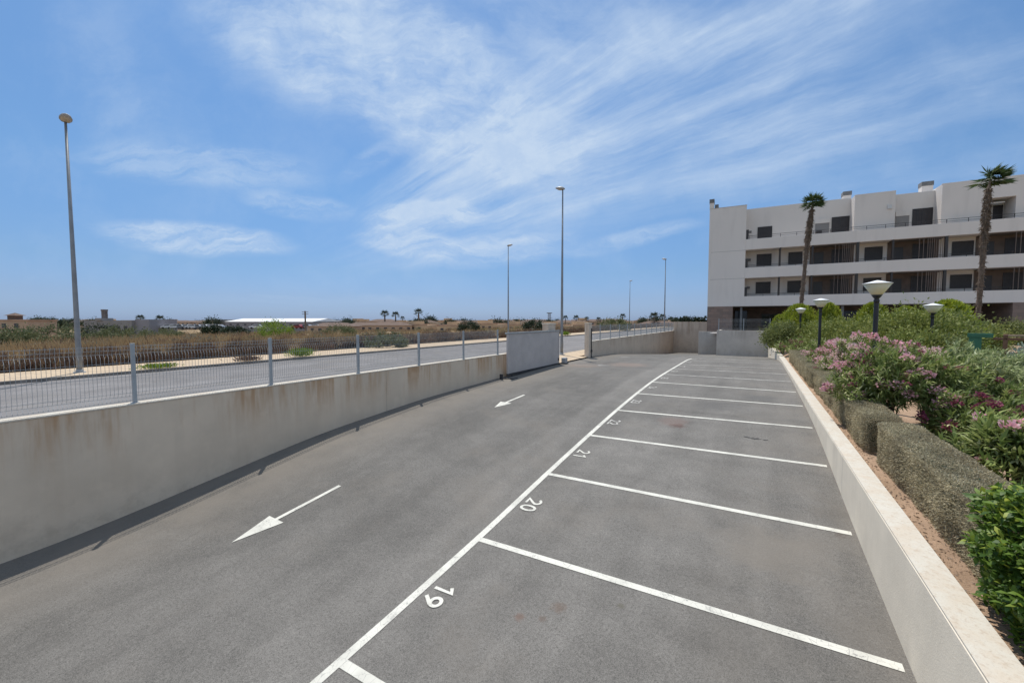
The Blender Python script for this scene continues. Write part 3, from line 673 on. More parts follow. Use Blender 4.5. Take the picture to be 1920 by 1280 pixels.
bx('door', 'shutter_brown', (18.7, 19.3, 2.26, 2.298, 7.7, 10.0)); bx('awning', 'roof_white', (17.8, 19.0, 1.3, 2.25, 10.02, 10.1))
bx('planter', 'shutter_brown', (6.05, 6.5, 1.4, 1.8, 8.2, 8.95)); 
for dz_ in (0, -2.94):
    for u0, u1 in ((.97, 2.32), (3.8, 5.0), (9.93, 11.26), (16.0, 17.38), (22.2, 23.6), (28, 29.4)):
        window(u0, u1, 5.76+dz_, 7.0+dz_, 1.6)
    for u0, u1 in ((5.62, 9.08), (11.6, 15.12), (17.5, 21.0), (23.7, 27.2)):
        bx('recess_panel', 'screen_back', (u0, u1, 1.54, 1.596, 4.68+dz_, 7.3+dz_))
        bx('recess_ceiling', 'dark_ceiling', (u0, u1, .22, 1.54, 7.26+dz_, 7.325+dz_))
        window(u0+1.75, u0+3.2, 5.0+dz_, 7.0+dz_, 1.54, 'shutter_brown', 1)
        bx('balcony_door', 'frame_dark', (u0+.35, u0+1.1, 1.5, 1.538, 4.7+dz_, 6.8+dz_))
        mb = MB(); u = u0+.08
        while u < u1-.1:
            dense = u > u0+2.35
            if dense or (int((u-u0)/.14) % 2 == 0 and u > u0+1.7): mb.box(u, u+.022, .04, .12, 5.475+dz_, 7.328+dz_)
            u += .14
        mb.box(u0, u1, .05, .12, 7.27+dz_, 7.327+dz_); mb.build('slat_screen', 'slat_taupe', B)
        bx('screen_post', 'frame_dark', (u0-.08, u0+.06, .02, .2, 5.472+dz_, 7.328+dz_)); bx('screen_post', 'frame_dark', (u1-.1, u1+.1, .02, .2, 5.472+dz_, 7.328+dz_))
    bx('divider_post', 'frame_dark', (2.9, 3.0, .04, 1.0, 5.472+dz_, 7.328+dz_))
for zt in (2.5, 5.47, 8.42):
    mb = MB(); h = .36 if zt > 8 else .28
    mb.box(-.1, UE, .08, .12, zt+h-.03, zt+h); mb.box(-.1, UE, .09, .11, zt+h*.45, zt+h*.45+.02)
    u = .2
    while u < UE: mb.box(u, u+.035, .08, .12, zt+.001, zt+h); u += 1.35
    mb.build('railing', 'frame_dark', B)
    bx('end_panel', 'frame_dark', (-.119, .12, .06, .5, zt+.001, zt+(1.0 if zt > 8 else .95)))
    bx('wall_lamp', 'chimney_cap', (.16, .42, 1.3, 1.59, zt+.9, zt+1.1))
bx('air_unit', 'white_wall', (11.2, 11.5, .5, .598, 10.25, 10.6)); bx('air_unit', 'white_wall', (5.5, 5.8, 1.9, 1.998, 9.7, 10.1))
bx('stone_base', 'stone_cladding', (-3.6, -1.15, 0, 13, -3, 1.458)); bx('stone_base', 'stone_cladding', (19.3, 21.5, 0, 13, -3, 1.458))
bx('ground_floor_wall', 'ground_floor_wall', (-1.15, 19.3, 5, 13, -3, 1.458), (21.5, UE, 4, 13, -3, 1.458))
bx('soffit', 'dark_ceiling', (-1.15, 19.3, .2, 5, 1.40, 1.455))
for u in (-.35, 3.9, 8.2, 12.5, 16.8, 24): bx('column', 'chimney_cap', (u-.1, u+.1, .4, .6, -3, 1.40))
for u0, u1, z0, z1 in ((-.9, .4, -1.2, 1.1), (1.8, 3.4, -.6, .7), (5.2, 6.6, -1.2, 1.0), (9.2, 11, -1.2, 1.0), (13.4, 15, -1.2, 1.0)): window(u0, u1, z0, z1, 5.0, 'car_glass', 1)

# ------------------------------------------------------------------ garden planting
def flow(c, strength=.25): return c
def shoots(n, rx, ry, rz, zc, low=-.35):
    """tips on an uneven ellipsoid shell and outward/upward directions"""
    d = rdir(n*3); d = d[d[:, 2] > low][:n]
    lump = 1+.16*np.sin(d[:, 0]*5+d[:, 2]*4)+.13*np.sin(d[:, 1]*7+1.3)+.1*rng.normal(size=len(d))
    r = lump*np.where(rng.random(len(d)) < .35, rng.uniform(.55, .9, len(d)), 1.)
    p = d*np.array([rx, ry, rz])*r[:, None]; p[:, 2] += zc
    dr = unit(d*np.array([.8, .8, .55])+np.array([.28, -.1, .75])+.28*rng.normal(size=(len(d), 3)))   # wind leans every shoot the same way
    return p, dr
def oleander_parts(n=230, rx=.85, ry=.85, rz=.75, zc=1.0, per=20, L=.15, w=.026):
    p, dr = shoots(n, rx, ry, rz, zc)
    C, D_ = [], []
    for k in range(per):
        t_ = k/per; base = p-dr*(.36*(1-t_))
        a = unit(np.cross(dr, rdir(len(p)))); ang = .35+.75*(1-t_)
        C.append(base); D_.append(unit(dr*np.cos(ang)+a*np.sin(ang)))
    C = np.concatenate(C); D_ = np.concatenate(D_); n_ = len(C)
    return leaf_strips(C, D_, L*rng.uniform(.65, 1.2, n_), w*1.2*rng.uniform(.8, 1.2, n_), .3), p, dr
def flower_quads(p, dr, idx, size=.1, petals=44):
    Q = []
    for i in idx:
        c = p[i]+dr[i]*.04; k = petals
        off = rdir(k)*rng.uniform(.3, 1., (k, 1))*size*np.array([1, 1, .7]); 
        Q.append(leaf_quads(c+off, unit(off+rdir(k)*.04+np.array([0, 0, .04])), .05, .046))
    return np.concatenate(Q)
def stems(mb, rx, zc, n=9, r=.014):
    for k in range(n):
        a = 2*math.pi*k/n+random.random(); q = .55*rx*random.uniform(.5, 1)
        mb.tube([(.07*math.cos(a), .07*math.sin(a), -.1), (.3*q*math.cos(a), .3*q*math.sin(a), zc*.5), (q*math.cos(a), q*math.sin(a), zc*1.05)], [r*1.3, r, r*.6], 6)
def oleander(label, loc, n=230, rx=.85, ry=.85, rz=.75, zc=1.0, leaf='oleander_leaf', flower=None, nf=22, side=None, group='oleander bushes in the planting bed', per=20, L=.15, fl_size=.085):
    o = thing('oleander_bush', label, 'oleander', loc, group=group)
    S_, p, dr = oleander_parts(n, rx, ry, rz, zc, per, L, .026*L/.15)
    link('foliage', strips_mesh('foliage', S_), leaf, o)
    if flower:
        vis = p@np.array([-.5, -.75, .35]); order = np.argsort(-vis)[:int(len(p)*.55)]; idx = rng.choice(order, min(nf, len(order)), replace=False)
        link('flowers', quads_mesh('flowers', flower_quads(p, dr, idx, fl_size)), flower, o)
        if flower != 'flower_dark' and nf > 8: link('wilted_flowers', quads_mesh('wilted_flowers', flower_quads(p, dr, rng.choice(order, nf//3), fl_size*.7, 14)), 'flower_dark', o)
    mb = MB(); stems(mb, rx, zc); mb.build('stems', 'stem_bark', o)
    return o
GZ = -2.45
def OL(label, px, d, row, r, leaf='oleander_leaf', **k):
    """bearing and distance of a bush, with its height taken from how high it reaches"""
    zt = (600-row)/FPX*d; h = max(zt-GZ, .5); n = k.pop('n', int(170+150*r))
    return oleander(label, at(px, d, GZ), n, r, r, h*.42, h*.54, leaf, **k)
OL('big oleander with deep pink clusters on its left side below the nearest garden lamp', 1675, 8.9, 643, .82, n=560, per=22, flower='flower_pink', nf=44, fl_size=.12)
OL('dark green oleander with wilted crimson blooms right of the nearest garden lamp', 1748, 9.0, 655, .82, n=560, per=22, flower='flower_dark', nf=18)
OL('oleander covered in pink flower clusters behind the middle clipped hedge', 1592, 16.6, 642, 1.1, n=460, flower='flower_pink', nf=80, fl_size=.15)
OL('oleander topped with pale pink faded blooms left of the nearest garden lamp', 1622, 14, 640, .95, n=420, flower='flower_light', nf=60, fl_size=.13)
OL('oleander row topped with pale pink flowers right of the nearest garden lamp', 1712, 14, 652, 1.1, n=320, flower='flower_light', nf=70, fl_size=.14)
OL('pale pink flowering oleander between the lamp and the silvery bush', 1768, 13.5, 660, .9, n=260, flower='flower_light', nf=55, fl_size=.14)
OL('silvery wind-blown oleander with one pink bloom beside the lawn', 1842, 10.8, 648, .9, 'oleander_pale', n=560, per=22, flower='flower_pink', nf=3)
OL('loose oleander with crimson dried flower heads in front of the silvery one', 1852, 7.6, 745, .62, n=330, flower='flower_dark', nf=22, L=.17)
OL('leafy oleander behind the crimson one at the right edge by the lawn', 1912, 8.4, 715, .62, n=340, flower='flower_dark', nf=10, L=.17)
OL('big-leaved oleander with a bright pink bloom at the right edge of the photo', 1918, 5.7, 790, .5, n=240, flower='flower_pink', nf=8, L=.19)
OL('low oleander shoot with pink flowers at ground level behind the hedge gap', 1652, 9.3, 752, .26, n=60, flower='flower_pink', nf=12)
OL('oleander with few pink flowers beside the second garden lamp', 1555, 23, 640, 1.2, n=300, flower='flower_light', nf=18, per=14, L=.22, fl_size=.13)
OL('rounded oleander with reddish buds left of the second garden lamp', 1516, 26, 632, 1.3, n=280, flower='flower_dark', nf=16, per=14, L=.22, fl_size=.13)

def bush_quads(n, rx, ry, rz, zc, L, w, clumps=40, sig=.16, low=-.5):
    d = rdir(clumps*3); d = d[d[:, 2] > low][:clumps]
    cc = d*np.array([rx, ry, rz])*rng.uniform(.6, 1.05, (len(d), 1)); cc[:, 2] += zc
    i = rng.integers(0, len(cc), n); s_ = sig*min(rx, rz)*1.6
    c = cc[i]+rng.normal(size=(n, 3))*s_*rng.uniform(.5, 1.2, (n, 1))
    out = unit(c-np.array([0, 0, zc])+1e-6)
    dd = unit(out+.9*rng.normal(size=(n, 3))+np.array([.2, 0, .35]))
    return leaf_quads(c, dd, L*rng.uniform(.6, 1.3, n), w*rng.uniform(.7, 1.3, n))
def bush(name, label, cat, loc, n, rx, ry, rz, zc, L, w, leaf, group=None, clumps=40, sig=.16, st=True):
    o = thing(name, label, cat, loc, group=group)
    link('foliage', quads_mesh('foliage', bush_quads(n, rx, ry, rz, zc, L, w, clumps, sig)), leaf, o)
    if st: mb = MB(); stems(mb, rx, zc, 6, .02); mb.build('stems', 'stem_bark', o)
    return o
# thuja cones, yellow green
def cone_bush(label, px, d, row, r):
    zt = (600-row)/FPX*d; h = zt-GZ; o = thing('conifer_bush', label, 'conifer bush', at(px, d, GZ), group='yellow-green conifer bushes')
    n = 7000; t_ = rng.random(n)**.8; a = rng.uniform(0, 2*math.pi, n)
    rr = r*np.sqrt(np.maximum(1-t_**2.2, 0))*(1+.16*np.sin(a*5+t_*9)+.16*np.sin(a*9-t_*17)+.1*np.sin(a*3+t_*31))*rng.uniform(.66, 1.08, n)
    c = np.stack([rr*np.cos(a), rr*np.sin(a), h*(.04+.96*t_)], 1); dd = unit(np.stack([np.cos(a)*.6, np.sin(a)*.6, np.ones(n)], 1)+.35*rng.normal(size=(n, 3)))
    link('foliage', quads_mesh('foliage', leaf_quads(c, dd, .17*rng.uniform(.6, 1.3, n), .07)), 'thuja_leaf', o)
    mb = MB(); mb.tube([(0, 0, -.1), (0, 0, h*.8)], [.06, .02], 6); mb.build('stems', 'stem_bark', o)
for px, d, r, row, lb in ((1497, 31, 1.35, 572, 'yellow-green conifer bush behind the two far garden lamps at left'), (1462, 33, .7, 592, 'small yellow-green bush at the left end of the garden by the end wall'),
                    (1552, 29, .85, 570, 'pointed yellow-green conifer just right of the second garden lamp'), (1634, 26, .95, 570, 'pointed yellow-green conifer directly left of the nearest garden lamp pole'),
                    (1697, 24, .9, 577, 'yellow-green conifer between the nearest garden lamp and the shaded far lamp'), (1776, 20, 1.15, 566, 'largest yellow-green conifer with a rounded top left of the right palm trunk')):
    cone_bush(lb, px, d, row, r)
# broad leafed shrubs filling the middle of the garden
SH = [(1468, 29, 1.15, 604, 'rounded olive shrub overhanging the far end of the low wall', 'shrub_olive'), (1530, 27.5, 1.3, 606, 'grey-green shrub behind the far oleanders', 'shrub_leaf'), (1580, 24, 1.6, 598, 'mid-green shrub behind the second garden lamp', 'shrub_leaf'),
      (1640, 21, 1.5, 592, 'leafy shrub directly behind the nearest garden lamp pole', 'shrub_leaf'), (1690, 18.5, 1.4, 588, 'big leafy shrub right of the nearest garden lamp pole', 'shrub_leaf'),
      (1735, 18, 1.4, 578, 'tallest leafy shrub below the shaded far lamp', 'shrub_leaf'), (1780, 18.5, 1.2, 588, 'dense green shrub behind the silvery oleander', 'shrub_olive'), (1712, 16.3, 1.2, 625, 'low leafy shrub in front of the tallest one', 'shrub_leaf'), (1768, 16, 1.0, 632, 'low dark shrub left of the play structure', 'shrub_olive'),
      (1838, 24, 1.1, 606, 'shrub at the foot of the right palm tree', 'shrub_leaf'), (1888, 27, 1.2, 604, 'olive shrub behind the play structure', 'shrub_olive'), (1930, 27, 1.3, 606, 'green shrub at the right edge behind the play structure', 'shrub_olive')]
for px, d, r, row, lb, lf in SH:
    h = (600-row)/FPX*d-GZ
    bush('garden_shrub', lb, 'shrub', at(px, d, GZ), 7500, r, r*.9, h*.46, h*.5, .13, .06, lf, 'leafy shrubs in the middle of the garden', 110, .13)
bush('silver_shrub', 'silvery grey shrub standing up at the right edge of the photo', 'shrub', at(1948, 10.5, GZ), 4500, .42, .42, .8, 1.1, .10, .03, 'silver_leaf', None, 40, .13)
# glossy bush in the lower right corner
def glossy():
    o = thing('glossy_bush', 'bright green glossy-leaved bush in the lower right corner by the low wall', 'bush', (2.07, 4.5, GZ))
    n = 15000; d = rdir(n); r = rng.uniform(.7, 1.03, n)+.08*np.sin(d[:, 0]*9)+.07*np.sin(d[:, 2]*11+d[:, 1]*6)
    c = d*np.array([.52, .88, .64])*r[:, None]+np.array([0, 0, .6]); c = c[c[:, 2] > .0]; n = len(c)
    dd = unit(d[:n]*.8+rng.normal(size=(n, 3))*.6+np.array([0, 0, .4]))
    link('foliage', strips_mesh('foliage', leaf_strips(c, dd, .062*rng.uniform(.7, 1.3, n), .034*rng.uniform(.8, 1.2, n), .2)), 'glossy_leaf', o)
    mb = MB(); stems(mb, .5, .6, 7, .012); mb.build('stems', 'stem_bark', o)
glossy()
# clipped hedges
def hedge(label, x0, x1, y0, y1, z0, z1, dens=1.):
    o = thing('clipped_hedge', label, 'hedge', ((x0+x1)/2, (y0+y1)/2, z0), group='clipped hedges along the low wall')
    hx, hy, H = (x1-x0)/2, (y1-y0)/2, z1-z0
    area = 2*H*(2*hy)+2*hx*2*hy+4*H*hx; n = int(area*7600*dens)
    f = rng.random(n)*area; P_ = np.zeros((n, 3)); Nn = np.zeros((n, 3)); a, b = rng.uniform(-1, 1, n), rng.uniform(0, 1, n)
    s1 = f < 2*H*2*hy; sd = np.where(rng.random(n) < .62, -1, 1)
    top = (~s1) & (f < 2*H*2*hy+2*hx*2*hy); en = ~(s1 | top)
    P_[s1] = np.stack([sd*hx, a*hy, b*H], 1)[s1]; Nn[s1] = np.stack([sd, 0*a, 0*a], 1)[s1]
    P_[top] = np.stack([a*hx, rng.uniform(-1, 1, n)*hy, 0*a+H], 1)[top]; Nn[top] = (0, 0, 1)
    P_[en] = np.stack([a*hx, sd*hy, b*H], 1)[en]; Nn[en] = np.stack([0*a, sd, 0*a], 1)[en]
    # rounded edges and uneven clipping
    wy = P_[:, 1]+y0
    lump = .012*np.sin(wy*3.1+P_[:, 2]*5)+.01*np.sin(wy*7.3+P_[:, 0]*9)+.008*np.sin(P_[:, 2]*17+wy*2)
    P_ += Nn*lump[:, None]; e = np.maximum(np.abs(P_[:, 0])/hx-.8, 0)*np.maximum(P_[:, 2]/H-.85, 0)*4; P_[:, 2] -= e*.3
    ee = np.maximum(np.abs(P_[:, 1])-(hy-.28), 0)/.28; P_[:, 0] *= 1-.22*ee**2; P_[:, 2] *= 1-.09*ee**2
    P_[:, 0] *= 1-.16*np.maximum(0, .5-P_[:, 2]/H)
    P_ -= Nn*np.abs(rng.normal(size=(n, 1)))*.035
    dd = unit(Nn*.7+rng.normal(size=(n, 3))*.75)
    lf = link('foliage', quads_mesh('foliage', leaf_quads(P_, dd, 0.022*rng.uniform(.6, 1.6, n), .011*rng.uniform(.8, 1.4, n))), 'hedge_leaf', o)
    mb = MB(); m_ = 26
    for k in range(int(hy*2*9)):
        y = random.uniform(-hy+.1, hy-.1); x = random.uniform(-hx*.6, hx*.6); mb.tube([(x, y, -.05), (x*1.2, y+random.uniform(-.1, .1), H*.5), (x*1.5, y+random.uniform(-.2, .2), H*.9)], [.009, .007, .004], 4)
    mb.build('twigs', 'stem_bark', o)
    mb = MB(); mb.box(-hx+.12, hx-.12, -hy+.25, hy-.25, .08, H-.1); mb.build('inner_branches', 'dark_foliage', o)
hedge('nearest clipped grey-green hedge, above the lower right of the low wall', 1.84, 2.42, 4.9, 9.35, GZ, -1.74)
hedge('middle clipped grey-green hedge with a dark hollow in its near end', 1.78, 2.34, 9.75, 17.6, GZ, -1.75)
hedge('farthest clipped grey-green hedge running to the end of the bed', 1.74, 2.3, 18.0, 29.5, GZ, -1.78, .7)
# fallen leaves and twigs on the soil
n = 900; c = np.stack([rng.uniform(1.66, 1.95, n), rng.uniform(2.5, 14, n), np.zeros(n)], 1); c2 = np.stack([rng.uniform(2.4, 4.5, n), rng.uniform(3, 14, n), np.zeros(n)], 1); c = np.concatenate([c, c2])
c[:, 2] = [garden_z(x, y)+.012 for x, y in c[:, :2]]; dd = unit(rng.normal(size=(len(c), 3))*np.array([1, 1, .15]))
tag(link('leaf_litter', quads_mesh('leaf_litter', leaf_quads(c, dd, .038*rng.uniform(.5, 1.4, len(c)), .014)), 'dead_frond'), 'dry fallen leaves scattered on the planting bed soil', kind='stuff', cat='leaf litter')

# garden lamps
def make_glamp():
    o = thing('garden_lamp', '', 'garden lamp', group='garden lamps with cone shades')
    H = 3.5
    mb = MB(); mb.tube([(0, 0, 0), (0, 0, H-.62)], .055, 14); mb.tube([(0, 0, 0), (0, 0, .5)], .075, 14); mb.build('pole', 'black_paint', o, smooth=False)
    mb = MB(); mb.lathe([(.055, H-.62), (.07, H-.55), (.05, H-.5), (.10, H-.43), (.12, H-.395)], n=20); mb.build('neck', 'black_paint', o, smooth=True)
    mb = MB(); mb.lathe([(.11, H-.40), (.15, H-.34), (.31, H-.095)], n=28); sh = mb.build('lamp_shade', 'opal_shade', o, smooth=True)
    mb = MB(); mb.lathe([(.32, H-.095), (.32, H-.085), (.17, H-.045), (.06, H-.01), (.01, H)], n=28); mb.build('lid', 'roof_white', o, smooth=False)
    return o
gl_ = make_glamp()
for i, (px, d, zt, lb) in enumerate([(1641, 11.1, 1.08, 'nearest garden lamp with a large cream cone shade on a black pole'), (1537, 18.4, .98, 'second garden lamp, smaller, rising left of the nearest one'),
                       (1500, 28, .85, 'third garden lamp in front of the foot of the left palm trunk'), (1481, 35, .9, 'smallest garden lamp at far left, against the dark ground floor'),
                       (1747, 17, .70, 'garden lamp whose shade just clears the shrubs left of the right palm'), (1785, 29, .62, 'tiny garden lamp half hidden in the large conifer')]):
    l_ = at(px, d, zt-3.5)
    if i == 0: gl_.location = l_; gl_['label'] = lb
    else: copy_tree(gl_, l_, 0, lb)

# ------------------------------------------------------------------ palms
def fan_crown(nf, R, wind=(0, 0, 0), seg=16, old=.3):
    Q = []
    for k in range(nf):
        el = rng.uniform(-.5, 1.35); az_ = rng.uniform(0, 2*math.pi)
        d = np.array([math.cos(az_)*math.cos(el), math.sin(az_)*math.cos(el), math.sin(el)]); d = d+np.array(wind)*rng.uniform(.6, 1.2); d /= np.linalg.norm(d)
        st_ = d*R*.45; side = np.cross(d, [0, 0, 1.]); side /= np.linalg.norm(side)+1e-9; up = np.cross(side, d)
        Q.append(np.array([[-side*.015, side*.015, st_+side*.01, st_-side*.01]]))
        a = np.linspace(-1.35, 1.35, seg); dd = d[None]*np.cos(a)[:, None]+side[None]*np.sin(a)[:, None]+up[None]*(.1*rng.normal(size=(seg, 1))+.12)+np.array(wind)[None]*.5+np.array([0, 0, -.18])
        dd = unit(dd); c = np.repeat(st_[None], seg, 0)
        Q.append(leaf_quads(c, dd, R*.62*rng.uniform(.65, 1.15, seg), R*.07))
    return np.concatenate(Q)
def palm(label, loc, H, R, r0, lean=(0, 0), wind=(0, 0, 0), skirt=True, nf=46, group=None, cat='palm tree', bark='palm_bark', seg=16, leaf='palm_leaf', skw=1.):
    o = thing('palm_tree', label, cat, loc, group=group)
    pts = []; rad = []; m_ = 40
    for i in range(m_+1):
        t_ = i/m_; pts.append((lean[0]*t_**1.5+.05*math.sin(t_*5), lean[1]*t_, H*t_))
        r = r0*(1.25-.35*t_) + (r0*.5*math.exp(-((t_-.8)/.15)**2)*skw if skirt else 0); rad.append(r*(1+.09*math.sin(i*2.4)+.05*random.uniform(-1, 1)) if t_ < .97 else r0*.45)
    mb = MB(); mb.tube(pts, rad, 12); mb.build('trunk', bark, o)
    if skirt:
        n = 1500; t_ = np.where(rng.random(n) < .72, rng.normal(.80, .10, n), rng.uniform(.05, .95, n)); t_ = np.clip(t_, .03, .955)
        a = rng.uniform(0, 2*math.pi, n); rr = np.interp(t_, np.linspace(0, 1, m_+1), rad)
        c = np.stack([np.interp(t_, np.linspace(0, 1, m_+1), [p[0] for p in pts])+rr*np.cos(a)*.92, np.interp(t_, np.linspace(0, 1, m_+1), [p[1] for p in pts])+rr*np.sin(a)*.92, t_*H], 1)
        d = unit(np.stack([np.cos(a)*.55, np.sin(a)*.55, -np.ones(n)], 1)+.35*rng.normal(size=(n, 3)))
        link('frond_stubs', quads_mesh('frond_stubs', leaf_quads(c, d, .17*rng.uniform(.4, 1.5, n), .05)), 'dead_frond', o)
    cr = quads_mesh('crown', fan_crown(nf, R, wind, seg)); c_ = link('crown', cr, leaf, o); c_.location = (pts[-1][0], pts[-1][1], H)
    return o
rt = np.array([math.cos(a_), math.sin(a_), 0])
palm('left fan palm with a ragged trunk in front of the apartment block', at(1497, 34, -1.3), 10.9, .95, .12, (.85*rt[0], .85*rt[1]), tuple(rt*.25), True, 44, 'fan palms by the apartment block', skw=1.)
palm('right fan palm with a wind-swept crown in front of the apartment block', at(1829, 27, -2.0), 11.1, 1.15, .12, (.42*rt[0], .42*rt[1]), tuple(rt*1.0), True, 36, 'fan palms by the apartment block', skw=.9)

# ------------------------------------------------------------------ play structure
pl = thing('play_structure', 'wooden play structure with a green panel and a red slide behind the silvery oleander', 'play structure', at(1873, 14.0, -2.35), R_(-20)); pl.scale = (1.05, 1.05, 1.2)
def pb(name, m, *bs): 
    return bx(name, m, *bs, parent=pl, bev=.01)
for x in (-.55, .15, 1.0, 1.8):
    for y in (-.5, .5): pb('post', 'wood_brown', (x-.05, x+.05, y-.05, y+.05, 0, 1.55 if x < 1 else 1.45))
pb('green_panel', 'play_green', (-.62, -.34, -.56, -.52, .75, 1.46)); pb('green_top', 'play_green', (-.66, -.1, -.58, -.5, 1.46, 1.58))
pb('climbing_board', 'wood_pale', (-.72, -.02, -.64, -.60, -.1, .68)); pb('deck', 'wood_brown', (-.6, 1.85, -.55, .55, .62, .70))
for z in (1.0, 1.4): pb('rail', 'wood_brown', (-.1, 1.85, -.55, -.50, z, z+.07))
pb('rail', 'wood_pale', (.2, 3.6, -.60, -.56, 1.50, 1.56))
mb = MB(); mb.loft([[(x, -.55, z), (x, -.55, z+.22), (x, -.50, z+.22), (x, -.50, z+.05), (x, .0, z+.05), (x, .0, z+.22), (x, .05, z+.22), (x, .05, z)] for x, z in ((.35, .66), (.9, .35), (1.4, .05), (1.75, -.02))]); mb.build('slide', 'slide_red', pl, bevel=.01)
pb('swing_beam', 'wood_brown', (1.85, 3.7, -.04, .04, 1.45, 1.55))

# pool enclosure glimpsed through the shrubs
pe = thing('glass_balustrade', 'blue-grey glass pool balustrade glimpsed between the shrubs', 'balustrade', at(1622, 26, -1.9), R_(3))
bx('rail', 'galvanised', (-2.6, 2.25, -.03, .03, 1.52, 1.58), parent=pe); bx('glass_pane', 'pool_glass', (-2.6, 2.25, -.01, .01, .1, 1.52), parent=pe)
for k in range(4): bx('post', 'galvanised', (-2.6+k*1.6, -2.54+k*1.6, -.03, .03, -.5, 1.52), parent=pe)

# ------------------------------------------------------------------ dry land across the street
def tuft_quads(n, area_fn, h, spread, w):
    x, y, z = area_fn(n); c = np.stack([x, y, z], 1)
    d = unit(np.stack([rng.normal(0, spread, n), rng.normal(0, spread, n), np.ones(n)], 1)); hh = h*rng.uniform(.5, 1.25, n)
    return c, d, hh
def scrub_mass(name, label, cat, centres, n_per, size, h, L, w, m, up=1.2, flat=.0):
    """many low bushes as one mesh: centres (k,3), each a mound of leaves"""
    k = len(centres); i = np.repeat(np.arange(k), n_per); n = len(i)
    sz = size*rng.uniform(.6, 1.35, k); hh = h*rng.uniform(.55, 1.2, k)
    d = rdir(n); d[:, 2] = np.abs(d[:, 2]); r = rng.uniform(.45, 1.05, n)**.6
    c = centres[i]+np.stack([d[:, 0]*sz[i]*r, d[:, 1]*sz[i]*r, d[:, 2]*hh[i]*r], 1)
    dd = unit(d*.6+rng.normal(size=(n, 3))*.55+np.array([0, 0, up]))
    q_ = leaf_quads(c, dd, L*rng.uniform(.6, 1.3, n), w*rng.uniform(.7, 1.3, n))
    return tag(link(name, quads_mesh(name, q_), m), label, cat, kind='stuff')
def strip_centres(k, x0, x1, y0, y1, pw=1.):
    y = y0+(y1-y0)*rng.random(k)**pw; x = rng.uniform(x0, x1, k); return np.stack([x, y, np.full(k, -2.62)], 1)
# the dense brown thicket lining the opposite pavement
th = strip_centres(520, -31.2, -29.3, -12, 150, 1.5)
for j, (mm, n_, L, w, hh) in enumerate((('dry_stem', 230, .42, .022, 1.02), ('scrub_grey', 40, .2, .04, 1.12), ('dry_grass', 12, .5, .02, 1.05))):
    scrub_mass('dry_thicket', ('dense brown dry thicket along the opposite pavement', 'grey twigs on top of the brown thicket', 'straw stalks in the brown thicket')[j], 'thicket', th, n_, .62, hh, L, w, mm, 1.6)
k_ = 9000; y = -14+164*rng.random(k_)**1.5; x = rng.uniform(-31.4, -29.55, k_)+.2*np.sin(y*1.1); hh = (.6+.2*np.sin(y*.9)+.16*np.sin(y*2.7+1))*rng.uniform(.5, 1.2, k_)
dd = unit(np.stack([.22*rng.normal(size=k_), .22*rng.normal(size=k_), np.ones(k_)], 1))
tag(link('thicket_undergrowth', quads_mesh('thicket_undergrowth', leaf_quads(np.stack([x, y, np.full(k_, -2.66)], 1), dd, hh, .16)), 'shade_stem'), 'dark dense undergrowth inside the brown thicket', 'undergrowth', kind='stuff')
def fan_area(k, d0, d1, px0, px1, z=True):
    d = np.exp(rng.uniform(math.log(d0), math.log(d1), k)); p_ = rng.uniform(px0, px1, k); out = []
    for a, b in zip(d, p_):
        x, y, _ = at(b, a)
        if x < -32: out.append((x, y, ground_z(x, y)-.05))
    return np.array(out)
ar = fan_area(2600, 24, 200, -250, 1260)
scrub_mass('golden_grass', 'golden dry grass tufts over the waste land', 'dry grass', ar, 46, 1.1, .75, .6, .035, 'dry_grass', 1.8)
ar = fan_area(560, 34, 210, -250, 1260)
scrub_mass('dry_scrub', 'brown dry bushes over the waste land', 'scrub', ar, 150, 1.25, 1.0, .26, .06, 'dry_stem', .8)
ar = fan_area(120, 45, 220, -250, 1200)
scrub_mass('green_scrub', 'dull green and grey low bushes over the waste land', 'scrub', ar, 260, 1.4, 1.0, .22, .09, 'scrub_green', .5)
ar = fan_area(170, 34, 200, -250, 1200)
scrub_mass('grey_scrub', 'grey-green saltbush over the waste land', 'scrub', ar, 200, 1.4, 1.0, .2, .08, 'scrub_grey', .5)
# larger bushes one can tell apart
for px, d, rx, h, lf, lb in ((518, 60, 2.4, 2.5, 'bright_bush', 'bright green rounded bush left of the utility pole'), (100, 42, 2.6, 2.2, 'scrub_green', 'dull green bush left of the leftmost street lamp pole'),
                             (22, 38, 2.6, 1.9, 'scrub_green', 'broad dark bush at the left edge before the villa'), (225, 50, 3.0, 1.9, 'scrub_green', 'spreading green bush below the unfinished tower building'),
                             (190, 62, 2.8, 2.4, 'dark_foliage', 'dark tree-like bush right of the leftmost street lamp pole'), (300, 75, 3.4, 1.9, 'scrub_green', 'dark green low bush in front of the parked cars'),
                             (636, 70, 2.8, 1.9, 'scrub_green', 'green bush right of the warehouse end'), (400, 90, 2.0, 2.3, 'dark_foliage', 'small dark round bush in front of the warehouse corner'),
                             (440, 85, 2.6, 1.9, 'far_foliage', 'dark bush cluster in front of the warehouse wall'), (725, 36, 1.7, 1.3, 'scrub_green', 'grey-green bush in the thicket behind the middle of the fence'),
                             (1000, 90, 2.2, 2.6, 'far_foliage', 'dark round tree standing alone above the gate top'), (880, 100, 2.4, 2.4, 'far_foliage', 'dark bush left of the street lamp behind the gate'),
                             (1150, 95, 4.0, 2.6, 'scrub_green', 'broad green bush behind the wall beyond the gate'), (655, 150, 3.4, 4.2, 'far_foliage', 'dark tree between the warehouse and the twin palms')):
    x, y, _ = at(px, d); bush('scrub_bush', lb, 'bush', (x, y, ground_z(x, y)-.05), 2600, rx, rx, h*.6, h*.42, .26 if d < 80 else .4, .1 if d < 80 else .17, lf, 'bushes on the waste land', 46, .15, st=False)
